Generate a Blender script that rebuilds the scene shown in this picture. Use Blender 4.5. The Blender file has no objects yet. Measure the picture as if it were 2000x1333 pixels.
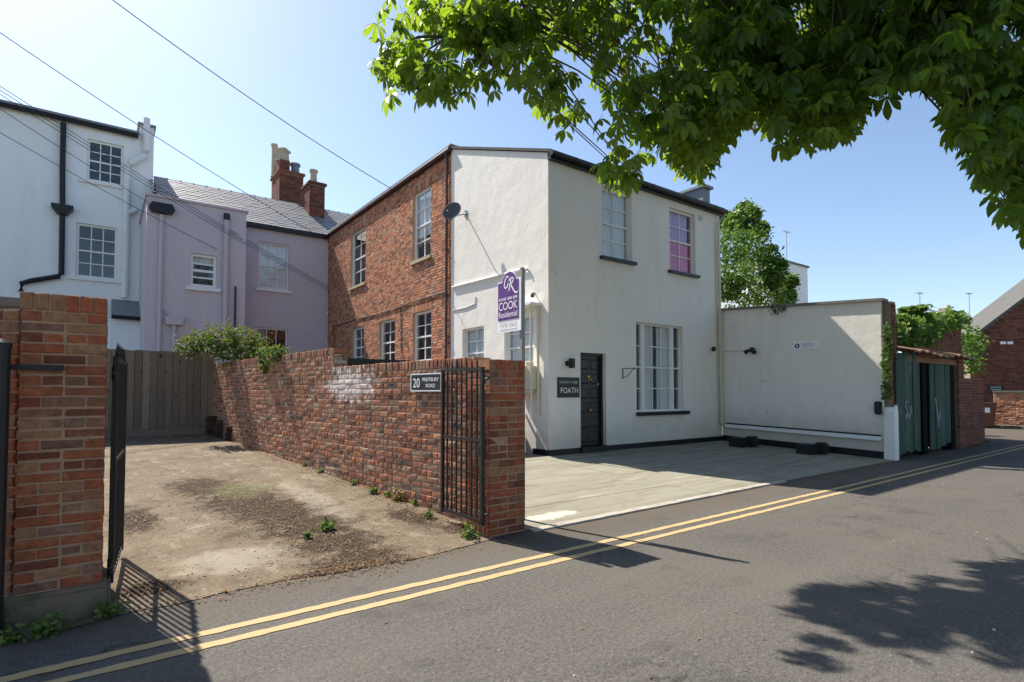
import bpy, math, random
from mathutils import Vector as V, noise as mnoise
random.seed(7)
R = random.Random(11)
C = bpy.context.scene.collection
sc = bpy.context.scene
# ------------------------------------------------------------------ camera, sky, sun, exposure
F, PX, PY, EYE = 1080.0, 1000.0, 730.0, 1.45
YAW, PIT = math.radians(36.5), math.radians(1.9)
cam = bpy.data.cameras.new('camera'); cam.sensor_width = 36; cam.lens = F/2000*36
cam.shift_y = (PY-666.5)/2000; cam.clip_start = .05; cam.clip_end = 2000
co = bpy.data.objects.new('camera', cam); C.objects.link(co)
co.location = (0, 0, EYE); co.rotation_euler = (math.pi/2+PIT, 0, -YAW); sc.camera = co
SUN = V((-.27, 1.0, 1.235)).normalized()
w = bpy.data.worlds.new('World'); sc.world = w; w.use_nodes = True
nt = w.node_tree; bg = nt.nodes['Background']; sky = nt.nodes.new('ShaderNodeTexSky')
sky.sky_type = 'NISHITA'; sky.sun_disc = False
sky.sun_elevation = math.asin(SUN.z); sky.sun_rotation = math.atan2(SUN.x, SUN.y)
sky.air_density = 1.0; sky.dust_density = .8; sky.ozone_density = 1.7
nt.links.new(sky.outputs[0], bg.inputs[0]); bg.inputs[1].default_value = .105
sun = bpy.data.lights.new('sun', 'SUN'); sun.energy = 5.0; sun.angle = math.radians(.55); sun.color = (1, .93, .82)
so = bpy.data.objects.new('sun', sun); C.objects.link(so); so.rotation_euler = (-SUN).to_track_quat('-Z', 'Y').to_euler()
sc.view_settings.view_transform = 'Standard'; sc.view_settings.look = 'None'
sc.view_settings.exposure = .95; sc.view_settings.gamma = 1
# ------------------------------------------------------------------ pixel -> world rays (to read real positions off known planes)
fw = V((math.sin(YAW)*math.cos(PIT), math.cos(YAW)*math.cos(PIT), math.sin(PIT)))
rt = V((math.cos(YAW), -math.sin(YAW), 0)); upv = rt.cross(fw); EYEV = V((0, 0, EYE))
def ray(x, y): return fw + rt*((x-PX)/F) + upv*((PY-y)/F)
def on(x, y, p, n):
    d = ray(x, y); n = V(n); return EYEV + d*((V(p)-EYEV).dot(n)/d.dot(n))
def atZ(x, y, z=0): return on(x, y, (0, 0, z), (0, 0, 1))
def atX(x, y, v): return on(x, y, (v, 0, 0), (1, 0, 0))
def atY(x, y, v): return on(x, y, (0, v, 0), (0, 1, 0))
def dep(x, y, d): return EYEV + ray(x, y)*d
def project(p):
    q = V(p)-EYEV; d = q.dot(fw); return PX+F*q.dot(rt)/d, PY-F*q.dot(upv)/d, d
# ------------------------------------------------------------------ materials
MATS = {}
class NG:
    def __init__(s, name):
        s.m = bpy.data.materials.new(name); s.m.use_nodes = True; s.t = s.m.node_tree
        s.b = s.t.nodes['Principled BSDF']; s.pos = s.n('ShaderNodeNewGeometry').outputs['Position']; MATS[name] = s.m
    def n(s, t, **k):
        x = s.t.nodes.new(t)
        for a, b in k.items(): setattr(x, a, b)
        return x
    def l(s, a, b): s.t.links.new(a, b)
    def put(s, sock, v):
        if hasattr(v, 'is_output') or hasattr(v, 'links'): s.l(v, sock)
        else: sock.default_value = v
    def noise(s, scale, detail=4, rough=.6, vec=None, sx=None):
        x = s.n('ShaderNodeTexNoise'); x.inputs['Scale'].default_value = scale
        x.inputs['Detail'].default_value = detail; x.inputs['Roughness'].default_value = rough
        v = vec or s.pos
        if sx:
            mp = s.n('ShaderNodeMapping'); mp.inputs['Scale'].default_value = sx; s.l(v, mp.inputs[0]); v = mp.outputs[0]
        s.l(v, x.inputs['Vector']); return x.outputs['Fac']
    def ramp(s, fac, stops, const=False):
        x = s.n('ShaderNodeValToRGB'); e = x.color_ramp.elements
        if const: x.color_ramp.interpolation = 'CONSTANT'
        while len(e) < len(stops): e.new(.5)
        for q, (p, c) in zip(e, stops):
            q.position = p; q.color = (*c, 1) if len(c) == 3 else c
        s.l(fac, x.inputs[0]); return x.outputs[0]
    def step(s, fac, a, b): return s.ramp(fac, [(a, (0, 0, 0)), (b, (1, 1, 1))])
    def mix(s, f, a, b, mode='MIX'):
        x = s.n('ShaderNodeMix', data_type='RGBA', blend_type=mode)
        s.put(x.inputs[0], f)
        for i, c in ((6, a), (7, b)):
            if isinstance(c, tuple): c = (*c[:3], 1)
            s.put(x.inputs[i], c)
        return x.outputs[2]
    def math(s, op, a, b=0.0):
        x = s.n('ShaderNodeMath', operation=op); s.put(x.inputs[0], a); s.put(x.inputs[1], b); return x.outputs[0]
    def rnd(s):
        a = s.n('ShaderNodeNewGeometry').outputs['Random Per Island']; o = s.n('ShaderNodeObjectInfo').outputs['Random']
        return s.math('FRACT', s.math('ADD', a, s.math('MULTIPLY', o, 7.31)))
    def bump(s, h, st=.3, dist=.01):
        x = s.n('ShaderNodeBump'); x.inputs['Strength'].default_value = st; x.inputs['Distance'].default_value = dist
        s.l(h, x.inputs['Height']); s.l(x.outputs[0], s.b.inputs['Normal'])
    def fin(s, col, rough=.85, spec=.3, metal=0):
        s.put(s.b.inputs['Base Color'], (*col, 1) if isinstance(col, tuple) else col)
        s.put(s.b.inputs['Roughness'], rough); s.b.inputs['Specular IOR Level'].default_value = spec
        s.b.inputs['Metallic'].default_value = metal; return s.m
def simple(name, col, rough=.6, var=.15, scale=6, bump=.1, bscale=40, spec=.35, metal=0, dirt=None):
    g = NG(name); n1 = g.noise(scale, 5)
    c = g.mix(n1, tuple(x*(1-var) for x in col), tuple(min(1, x*(1+var)) for x in col))
    if dirt: c = g.mix(g.step(g.noise(dirt[0], 6, .7), dirt[1], dirt[2]), c, dirt[3])
    if bump: g.bump(g.noise(bscale, 3), bump)
    return g.fin(c, rough, spec, metal)
def brickmat(name, stops, bloom=.25, patch=None, mott=.6, soot=.55):
    g = NG(name); r = g.rnd()
    c = g.ramp(r, stops)
    c = g.mix(g.step(g.noise(19, 6, .75), .38, .68), c, g.mix(mott, c, (.06, .032, .022)), 'MIX')
    c = g.mix(g.math('MULTIPLY', g.step(g.noise(46, 4, .7), .6, .72), .35), c, (.36, .27, .20))
    c = g.mix(g.math('MULTIPLY', g.step(g.noise(9, 6, .75), .52, .75), bloom), c, (.42, .33, .26))
    c = g.mix(g.math('MULTIPLY', g.step(g.noise(1.7, 4, .7), .5, .72), soot), c, (.07, .048, .036))
    if patch:
        for (p, rad, col, amt) in patch:
            zs = g.n('ShaderNodeVectorMath', operation='MULTIPLY'); g.l(g.pos, zs.inputs[0]); zs.inputs[1].default_value = (1, 1, 3.2); d = g.n('ShaderNodeVectorMath', operation='DISTANCE'); g.l(zs.outputs[0], d.inputs[0]); d.inputs[1].default_value = (p[0], p[1], p[2]*3.2)
            k = g.math('SUBTRACT', g.math('DIVIDE', d.outputs['Value'], rad), g.math('MULTIPLY', g.math('SUBTRACT', g.noise(7, 5, .7), .5), 1.9))
            c = g.mix(g.math('MULTIPLY', g.ramp(k, [(.45, (1, 1, 1)), (.75, (0, 0, 0))]), amt), c, col)
    g.bump(g.noise(70, 5, .7), .55, .012)
    return g.fin(c, .92, .2)
def rendered(name, col, grime=(.25, .23, .2), amt=.35, low=None):
    g = NG(name); n1 = g.noise(.8, 6, .65)
    c = g.mix(n1, tuple(x*.90 for x in col), tuple(min(1, x*1.06) for x in col))
    streak = g.noise(1.6, 5, .7, sx=(1.6, 1.6, .16))
    c = g.mix(g.math('MULTIPLY', g.step(streak, .5, .8), amt), c, grime)
    if low:
        sx = g.n('ShaderNodeSeparateXYZ'); g.l(g.pos, sx.inputs[0])
        h = g.math('ADD', sx.outputs[2], g.math('MULTIPLY', g.noise(3, 5, .7), -.8))
        c = g.mix(g.math('MULTIPLY', g.ramp(h, [(.0, (1, 1, 1)), (low, (0, 0, 0))]), .5), c, grime)
    wv = g.n('ShaderNodeVectorMath', operation='ADD'); nz = g.n('ShaderNodeTexNoise'); nz.inputs['Scale'].default_value = 2.5; g.l(g.pos, nz.inputs['Vector']); g.l(g.pos, wv.inputs[0]); g.l(nz.outputs['Color'], wv.inputs[1])
    vo = g.n('ShaderNodeTexVoronoi'); vo.feature = 'DISTANCE_TO_EDGE'; vo.inputs['Scale'].default_value = .55; g.l(wv.outputs[0], vo.inputs['Vector'])
    ck = g.math('MULTIPLY', g.ramp(vo.outputs['Distance'], [(.0, (1, 1, 1)), (.005, (0, 0, 0))]), g.step(g.noise(.7, 3), .5, .6))
    c = g.mix(g.math('MULTIPLY', ck, .45), c, tuple(x*.45 for x in col))
    c = g.mix(g.math('MULTIPLY', g.step(g.noise(5, 6, .8), .58, .75), .16), c, tuple(x*.6 for x in col))
    g.bump(g.math('ADD', g.noise(60, 4), g.math('MULTIPLY', g.noise(2.2, 3), 4.0)), .3, .012)
    return g.fin(c, .9, .2)
def leafmat(name, a, b, trans, wgt=.5, rough=.45):
    g = NG(name); c = g.ramp(g.rnd(), [(0, a), (.6, b), (1, tuple(x*1.35 for x in b))])
    g.fin(c, rough, .35)
    tr = g.n('ShaderNodeBsdfTranslucent'); tr.inputs[0].default_value = (*trans, 1)
    mx = g.n('ShaderNodeMixShader'); mx.inputs[0].default_value = wgt
    g.l(g.b.outputs[0], mx.inputs[1]); g.l(tr.outputs[0], mx.inputs[2])
    g.l(mx.outputs[0], g.t.nodes['Material Output'].inputs[0]); return g.m
OLD = [(0, (.16, .07, .045)), (.2, (.34, .13, .07)), (.42, (.46, .185, .095)), (.6, (.30, .15, .10)), (.76, (.44, .24, .14)), (.88, (.13, .08, .066)), (1, (.46, .31, .20))]
RED = [(0, (.20, .062, .036)), (.3, (.38, .125, .062)), (.6, (.48, .17, .085)), (.8, (.42, .19, .11)), (.92, (.15, .06, .045)), (1, (.52, .27, .17))]
brickmat('pier_brick', [(0, (.20, .055, .03)), (.2, (.36, .095, .042)), (.5, (.42, .125, .055)), (.66, (.30, .13, .075)), (.8, (.42, .21, .10)), (.92, (.19, .085, .06)), (1, (.34, .19, .12))], .38)
brickmat('house_brick', [(p, tuple(min(.7, x*k) for x, k in zip(c, (1.45, 1.75, 1.9)))) for p, c in RED], .5, None, .3, .25)
brickmat('dark_brick', [(0, (.10, .035, .028)), (.5, (.20, .065, .045)), (1, (.27, .10, .065))], .15)
brickmat('stack_brick', [(0, (.03, .02, .017)), (.6, (.06, .038, .03)), (1, (.12, .06, .045))], .1)
simple('pier_mortar', (.36, .225, .145), .95, .3, 14, .5, 90)
simple('mortar', (.46, .35, .26), .95, .3, 14, .5, 90)
simple('mortar_dark', (.22, .17, .125), .95, .3, 14, .5, 90)
rendered('cream_render', (.83, .79, .725), (.38, .34, .28), .2, .7)
rendered('white_render', (.86, .88, .90), (.42, .43, .43), .22)
rendered('lilac_render', (.60, .545, .59), (.33, .29, .31), .22)
simple('white_paint', (.80, .80, .79), .4, .04, 6, .04)
simple('cream_paint', (.66, .60, .48), .5, .1, 5, .05)
simple('grey_plastic', (.52, .50, .49), .5, .08)
simple('lilac_pipe', (.54, .48, .52), .5, .08)
simple('black_paint', (.012, .013, .016), .38, .3, 8, .08)
simple('black_iron', (.014, .012, .011), .5, .5, 30, .4, 90, .4, 0, (25, .62, .75, (.09, .035, .018)))
simple('black_plastic', (.016, .017, .019), .45, .3, 5, .1)
simple('door_paint', (.018, .022, .028), .3, .3, 8, .05)
simple('plum_pipe', (.085, .045, .045), .5, .2)
simple('brass', (.75, .52, .18), .25, .1, 6, 0, 40, .5, 1)
simple('steel', (.42, .42, .42), .35, .1, 6, 0, 40, .5, 1)
simple('dish_grey', (.075, .078, .085), .55, .15)
simple('stone_sill', (.44, .38, .25), .9, .25, 12, .4)
simple('coping_stone', (.20, .185, .165), .95, .3, 9, .6, 50)
simple('plinth_concrete', (.17, .135, .09), .95, .35, 7, .7, 40, dirt=(3, .5, .7, (.05, .06, .025)))
simple('slate', (.20, .20, .21), .48, .25, 3, .2, 40, .5)
simple('matt_black', (.012, .012, .012), .95, .3, 6, .2, 40, .05)
simple('far_roof', (.11, .108, .105), .9, .3, 2, .2, 40, .1)
simple('lead', (.20, .23, .27), .5, .15)
simple('chimney_pot', (.48, .40, .30), .85, .2, 8, .2)
simple('cloth_white', (.86, .86, .85), .9, .05, 4, 0)
simple('cloth_pink', (.85, .03, .28), .9, .1, 4, 0)
simple('cloth_lilac', (.62, .34, .68), .9, .1, 4, 0)
simple('sign_purple', (.115, .035, .20), .4, .05, 3, 0)
simple('sign_white', (.85, .85, .86), .4, .03, 3, 0)
simple('sign_black', (.013, .014, .018), .35, .2, 3, 0)
simple('sign_grey', (.45, .47, .50), .5, .1, 3, 0)
simple('sign_blue', (.03, .06, .18), .5, .1, 3, 0)
simple('post_timber', (.27, .26, .24), .85, .2, 14, .3)
simple('tarp_green', (.20, .27, .14), .8, .2, 6, .2)
simple('rust_roof', (.24, .13, .075), .9, .4, 9, .6, 30)
simple('bark', (.10, .075, .055), .95, .4, 12, .8, 25)
simple('bin_brown', (.13, .05, .03), .5, .12)
simple('rubber', (.02, .02, .02), .6, .1)
simple('wire_black', (.03, .03, .032), .6, .1, 6, 0)
simple('ground_earth', (.13, .12, .075), .95, .3, 1, .3)
simple('pavement', (.30, .28, .25), .95, .2, 3, .3)
g = NG('fence_wood'); c = g.ramp(g.rnd(), [(0, (.15, .115, .08)), (.4, (.25, .20, .15)), (.7, (.19, .155, .12)), (1, (.29, .25, .20))])
gr = g.noise(6, 5, .7, sx=(14, 14, .7)); c = g.mix(g.step(gr, .35, .75), c, g.mix(.6, c, (.07, .055, .045)))
c = g.mix(g.step(g.noise(9, 2), .70, .74), c, (.04, .025, .02)); g.bump(gr, .4); g.fin(c, .9, .2)
g = NG('green_wood'); c = g.ramp(g.rnd(), [(0, (.025, .065, .05)), (.6, (.04, .09, .07)), (1, (.065, .115, .09))])
gr = g.noise(5, 5, .7, sx=(12, 12, .5)); c = g.mix(g.step(gr, .4, .8), c, g.mix(.6, c, (.025, .035, .03)))
c = g.mix(g.math('MULTIPLY', g.step(g.noise(2.3, 5, .75), .55, .72), .6), c, (.20, .15, .115)); g.bump(gr, .3); g.fin(c, .75, .25)
g = NG('asphalt'); fine = g.math('ADD', g.math('MULTIPLY', g.noise(85, 3, .75), .55), g.math('MULTIPLY', g.noise(34, 3, .8), .45)); c = g.ramp(fine, [(.30, (.016, .0155, .015)), (.45, (.066, .061, .055)), (.58, (.125, .114, .10)), (.72, (.27, .24, .205))])
c = g.mix(g.math('MULTIPLY', g.step(g.noise(.55, 6, .7), .42, .68), .6), c, (.12, .104, .085))
c = g.mix(g.math('MULTIPLY', g.step(g.noise(.9, 5, .75), .54, .66), .45), c, (.035, .033, .032))
c = g.mix(g.math('MULTIPLY', g.step(g.noise(1.3, 4, .6, sx=(.06, 1, 1)), .5, .72), .35), c, (.14, .128, .112))
nz = g.n('ShaderNodeTexNoise'); nz.inputs['Scale'].default_value = 1.8; nz.inputs['Detail'].default_value = 6; g.l(g.pos, nz.inputs['Vector']); wv = g.n('ShaderNodeVectorMath', operation='ADD'); g.l(g.pos, wv.inputs[0]); g.l(nz.outputs['Color'], wv.inputs[1])
vo = g.n('ShaderNodeTexVoronoi'); vo.feature = 'DISTANCE_TO_EDGE'; vo.inputs['Scale'].default_value = .42; g.l(wv.outputs[0], vo.inputs['Vector'])
ck = g.math('MULTIPLY', g.ramp(vo.outputs['Distance'], [(.0, (1, 1, 1)), (.006, (0, 0, 0))]), g.step(g.noise(.5, 3), .47, .56))
c = g.mix(g.math('MULTIPLY', ck, .75), c, (.018, .017, .016))
sp = g.n('ShaderNodeSeparateXYZ'); g.l(g.pos, sp.inputs[0]); ed = g.math('ADD', sp.outputs[1], g.math('MULTIPLY', g.math('SUBTRACT', g.noise(2.2, 6, .75), .5), 1.1))
c = g.mix(g.math('MULTIPLY', g.ramp(g.math('MULTIPLY', ed, .2), [(.78, (0, 0, 0)), (.90, (1, 1, 1))]), .55), c, (.085, .060, .038))
c = g.mix(g.math('MULTIPLY', g.step(g.noise(3.3, 7, .8), .66, .72), .5), c, (.16, .115, .07))
g.bump(g.math('ADD', fine, g.math('MULTIPLY', g.noise(30, 3), .6)), .8, .012); g.fin(c, .88, .3)
g = NG('yellow_paint'); k = g.step(g.noise(60, 4, .75), .62, .74); c = g.mix(g.noise(3, 5), (.39, .275, .135), (.47, .345, .18))
c = g.mix(g.math('MULTIPLY', k, .75), c, (.09, .08, .07)); c = g.mix(g.math('MULTIPLY', g.step(g.noise(5, 6, .8), .6, .72), .5), c, (.24, .17, .09)); g.bump(g.noise(85, 3), .5); g.fin(c, .8, .25)
g = NG('drive_concrete'); n1 = g.noise(1.1, 7, .7); c = g.mix(n1, (.095, .07, .044), (.235, .185, .13))
c = g.mix(g.math('MULTIPLY', g.step(g.noise(22, 5, .75), .5, .68), .65), c, (.095, .07, .046))
c = g.mix(g.math('MULTIPLY', g.step(g.noise(2.4, 8, .78), .48, .64), .75), c, (.08, .057, .035))
c = g.mix(g.math('MULTIPLY', g.step(g.noise(4.5, 8, .8, sx=(1, .45, 1)), .53, .66), .55), c, (.34, .29, .225))
c = g.mix(g.math('MULTIPLY', g.step(g.noise(60, 3, .7), .60, .70), .7), c, (.05, .035, .022))
def blob(g, c, x, y, rx, ry, col, amt, ns=5, rot=0):
    sp = g.n('ShaderNodeMapping'); sp.vector_type = 'TEXTURE'; sp.inputs['Location'].default_value = (x, y, 0); sp.inputs['Scale'].default_value = (rx, ry, 50); sp.inputs['Rotation'].default_value = (0, 0, rot)
    g.l(g.pos, sp.inputs[0]); ln = g.n('ShaderNodeVectorMath', operation='LENGTH'); g.l(sp.outputs[0], ln.inputs[0])
    k = g.math('ADD', ln.outputs['Value'], g.math('MULTIPLY', g.math('SUBTRACT', g.noise(ns, 7, .75), .5), 2.4))
    return g.mix(g.math('MULTIPLY', g.ramp(k, [(.55, (1, 1, 1)), (1.0, (0, 0, 0))]), amt), c, col)
DEBRIS = []
for px_, py_, rx_, ry_ in ((400, 952, .5, .9), (480, 978, .6, .9), (545, 1000, .62, .75), (605, 1028, .6, .55), (660, 1062, .5, .42), (700, 1092, .5, .34), (720, 1110, .5, .24), (265, 1015, .28, .7), (800, 1010, .25, .5), (900, 1030, .3, .25), (300, 1150, .25, .2), (640, 1120, .5, .15)):
    q_ = on(px_, py_, (0, 4.6, 0), (0, -.0415, 1)); DEBRIS.append((q_.x, q_.y, rx_, ry_, .1))
for x, y, rx, ry, rot in DEBRIS: c = blob(g, c, x, y, rx, ry, (.034, .021, .012), .95, 6, rot)
c = blob(g, c, 1.5, 8.1, .5, .6, (.12, .125, .06), .6, 4)
for x, y, rx, ry, col in [(.9, 5.2, .5, .4, (.33, .29, .23)), (2.15, 7.2, .25, 1.6, (.30, .265, .21))]: c = blob(g, c, x, y, rx, ry, col, .5, 4)
g.bump(g.math('ADD', g.noise(45, 5, .7), g.math('MULTIPLY', n1, 2.0)), .6, .015); g.fin(c, .93, .2)
g = NG('yard_concrete'); n1 = g.noise(.8, 6, .7, sx=(.35, 1.6, 1)); c = g.mix(n1, (.175, .168, .128), (.32, .30, .235))
c = g.mix(g.math('MULTIPLY', g.step(g.noise(2.6, 7, .75, sx=(.28, 1.5, 1)), .48, .64), .6), c, (.135, .125, .09))
c = g.mix(g.math('MULTIPLY', g.step(g.noise(1.3, 7, .8), .54, .68), .55), c, (.20, .15, .10))
c = g.mix(g.math('MULTIPLY', g.step(g.noise(2.1, 6, .7, sx=(.2, 1.6, 1)), .58, .66), .5), c, (.50, .46, .36))
c = blob(g, c, 4.15, 4.9, .5, .14, (.60, .57, .50), .7, 4); c = g.mix(g.math('MULTIPLY', g.step(g.noise(30, 4), .58, .7), .3), c, (.14, .13, .1))
g.bump(g.noise(40, 5), .35); g.fin(c, .9, .25)
simple('kerb_white', (.36, .33, .28), .95, .4, 8, .4, 50, dirt=(6, .55, .7, (.2, .17, .13)))
leafmat('chestnut_leaf', (.012, .032, .008), (.030, .070, .014), (.36, .54, .03), .42)
leafmat('tree_leaf', (.04, .085, .018), (.085, .16, .03), (.22, .36, .05), .35)
leafmat('ivy_leaf', (.025, .055, .014), (.075, .12, .03), (.20, .28, .04), .25, .65)
leafmat('dry_ivy', (.10, .085, .025), (.20, .15, .05), (.30, .22, .05), .25, .7)
leafmat('weed_leaf', (.04, .085, .02), (.10, .15, .03), (.2, .3, .05), .3)
leafmat('litter', (.075, .042, .02), (.20, .115, .052), (.2, .12, .05), .05, .9)
leafmat('pebble', (.12, .095, .07), (.42, .37, .30), (.1, .1, .1), .0, .9)
g = NG('glass'); fr = g.n('ShaderNodeLayerWeight'); fr.inputs[0].default_value = .5
tr = g.n('ShaderNodeBsdfTransparent'); tr.inputs[0].default_value = (.93, .95, .96, 1); gl = g.n('ShaderNodeBsdfGlossy'); gl.inputs['Roughness'].default_value = .03
bp = g.n('ShaderNodeBump'); bp.inputs['Strength'].default_value = .06; g.l(g.noise(3, 2), bp.inputs['Height']); g.l(bp.outputs[0], gl.inputs['Normal'])
mx = g.n('ShaderNodeMixShader'); g.l(g.math('ADD', g.math('MULTIPLY', g.math('POWER', fr.outputs['Facing'], 3.5), .8), .05), mx.inputs[0]); g.l(tr.outputs[0], mx.inputs[1]); g.l(gl.outputs[0], mx.inputs[2])
g.l(mx.outputs[0], g.t.nodes['Material Output'].inputs[0])
# ------------------------------------------------------------------ mesh helpers
ORG = {}
class MB:
    def __init__(s): s.v = []; s.f = []
    def add(s, vs, fs):
        k = len(s.v); s.v += [V(p) for p in vs]; s.f += [tuple(i+k for i in f) for f in fs]; return s
    def quad(s, a, b, c, d): return s.add([a, b, c, d], [(0, 1, 2, 3)])
    def obox(s, o, a, b, c):
        o, a, b, c = V(o), V(a), V(b), V(c)
        vs = [o, o+a, o+a+b, o+b, o+c, o+a+c, o+a+b+c, o+b+c]
        fs = [(3, 2, 1, 0), (4, 5, 6, 7), (0, 1, 5, 4), (1, 2, 6, 5), (2, 3, 7, 6), (3, 0, 4, 7)]
        if a.cross(b).dot(c) < 0: fs = [f[::-1] for f in fs]
        return s.add(vs, fs)
    def box(s, p, q): return s.obox(p, (q[0]-p[0], 0, 0), (0, q[1]-p[1], 0), (0, 0, q[2]-p[2]))
    def bevbox(s, p, q, b=.01):   # chamfered box
        x0, y0, z0 = p; x1, y1, z1 = q; k = len(s.v)
        import bmesh
        bm = bmesh.new(); bmesh.ops.create_cube(bm, size=1)
        for v in bm.verts: v.co = V(((x0+x1)/2+v.co.x*(x1-x0), (y0+y1)/2+v.co.y*(y1-y0), (z0+z1)/2+v.co.z*(z1-z0)))
        bmesh.ops.bevel(bm, geom=list(bm.edges), offset=b, segments=2, affect='EDGES')
        bm.verts.index_update(); vs = [v.co.copy() for v in bm.verts]; fs = [tuple(v.index for v in f.verts) for f in bm.faces]; bm.free()
        return s.add(vs, fs)
    def tube(s, pts, r, n=8, cap=True):
        pts = [V(p) for p in pts]; rings = []; rr = r if isinstance(r, (list, tuple)) else [r]*len(pts)
        for i, p in enumerate(pts):
            d = (pts[min(i+1, len(pts)-1)]-pts[max(i-1, 0)])
            d = d.normalized() if d.length > 1e-9 else V((0, 0, 1))
            a = d.cross(V((0, 0, 1)) if abs(d.z) < .9 else V((1, 0, 0))).normalized(); b = d.cross(a)
            rings.append([p+(a*math.cos(2*math.pi*k/n)+b*math.sin(2*math.pi*k/n))*rr[i] for k in range(n)])
        k0 = len(s.v); s.v += [v for q in rings for v in q]
        for i in range(len(pts)-1):
            for k in range(n): s.f.append((k0+i*n+k, k0+i*n+(k+1) % n, k0+(i+1)*n+(k+1) % n, k0+(i+1)*n+k))
        if cap: s.f.append(tuple(k0+k for k in range(n))[::-1]); s.f.append(tuple(k0+(len(pts)-1)*n+k for k in range(n)))
        return s
    def prism(s, poly, ext):
        poly = [V(p) for p in poly]; e = V(ext); n = len(poly)
        return s.add(poly+[p+e for p in poly], [tuple(range(n))[::-1], tuple(range(n, 2*n))]+[(i, (i+1) % n, n+(i+1) % n, n+i) for i in range(n)])
    def lathe(s, c, axis, prof, n=16):
        c, ax = V(c), V(axis).normalized(); a = ax.cross(V((0, 0, 1)) if abs(ax.z) < .9 else V((1, 0, 0))).normalized(); b = ax.cross(a); k0 = len(s.v)
        for (r, h) in prof:
            for k in range(n): s.v.append(c+ax*h+(a*math.cos(2*math.pi*k/n)+b*math.sin(2*math.pi*k/n))*r)
        for i in range(len(prof)-1):
            for k in range(n): s.f.append((k0+i*n+k, k0+i*n+(k+1) % n, k0+(i+1)*n+(k+1) % n, k0+(i+1)*n+k))
        return s
    def build(s, name, m, parent=None, org=None, smooth=False, kind=None):
        o0 = ORG[parent] if parent else (V(org) if org else V((0, 0, 0)))
        me = bpy.data.meshes.new(name); me.from_pydata([p-o0 for p in s.v], [], s.f); me.materials.append(MATS[m]); me.update()
        if smooth:
            for p in me.polygons: p.use_smooth = True
        o = bpy.data.objects.new(name, me); C.objects.link(o)
        if parent: o.parent = parent
        else: o.location = o0
        ORG[o] = o0
        if kind: o['kind'] = kind
        return o
def thing(name, loc, label, cat, group=None):
    o = bpy.data.objects.new(name, None); C.objects.link(o); o.location = loc; ORG[o] = V(loc); o.empty_display_size = .2
    return tag(o, label, cat, group)
def tag(o, label, cat, group=None):
    o['label'] = label; o['category'] = cat
    if group: o['group'] = group
    return o
def inst(name, me, parent, M):      # one more piece sharing mesh data; M is a world matrix
    o = bpy.data.objects.new(name, me); C.objects.link(o); o.parent = parent
    from mathutils import Matrix
    o.matrix_local = Matrix.Translation(-ORG[parent]) @ M; return o
def basis(o, a, b, c):
    from mathutils import Matrix
    m = Matrix.Identity(4)
    for i, q in enumerate((a, b, c)):
        for j in range(3): m[j][i] = q[j]
    for j in range(3): m[j][3] = o[j]
    return m
def text(body, o, u, v, h, m, parent, width=None, name='lettering', thick=.003, shear=0, bold=0):
    cu = bpy.data.curves.new('t', 'FONT'); cu.body = body; cu.size = 1; cu.align_x = 'CENTER'; cu.extrude = 0; cu.shear = shear; cu.offset = bold
    t = bpy.data.objects.new('t', cu); C.objects.link(t); dg = bpy.context.evaluated_depsgraph_get(); dg.update()
    me = bpy.data.meshes.new_from_object(t.evaluated_get(dg)); bpy.data.objects.remove(t)
    xs = [q.co.x for q in me.vertices] or [0]; ww = max(xs)-min(xs); cx = (max(xs)+min(xs))/2
    ys = [q.co.y for q in me.vertices]; hh = max(ys)-min(ys); y0 = min(ys)
    sx = (width/ww) if width else h/hh; n = V(u).cross(V(v)); mb = MB()
    mb.add([V(o)+V(u)*((q.co.x-cx)*sx)+V(v)*((q.co.y-y0)*h/hh)+n*thick for q in me.vertices], [tuple(p.vertices) for p in me.polygons])
    return mb.build(name, m, parent)
ZU = V((0, 0, 1))
def holes_wall(mb, o, u, n, W, z0, z1, holes, depth=.14):
    o, u, n = V(o), V(u), V(n); P = lambda a, z: V((o.x+u.x*a, o.y+u.y*a, z))
    us = sorted({0, W, *[h[0] for h in holes], *[h[1] for h in holes]}); vs = sorted({z0, z1, *[h[2] for h in holes], *[h[3] for h in holes]})
    for i in range(len(us)-1):
        for j in range(len(vs)-1):
            cu, cv = (us[i]+us[i+1])/2, (vs[j]+vs[j+1])/2
            if any(h[0] < cu < h[1] and h[2] < cv < h[3] for h in holes): continue
            mb.quad(P(us[i], vs[j]), P(us[i+1], vs[j]), P(us[i+1], vs[j+1]), P(us[i], vs[j+1]))
    for a, b, c, d in holes:
        q = [P(a, c), P(b, c), P(b, d), P(a, d)]
        for i in range(4):
            p, r = q[i], q[(i+1) % 4]; mb.quad(p, r, r-n*depth, p-n*depth)
    return mb
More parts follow.
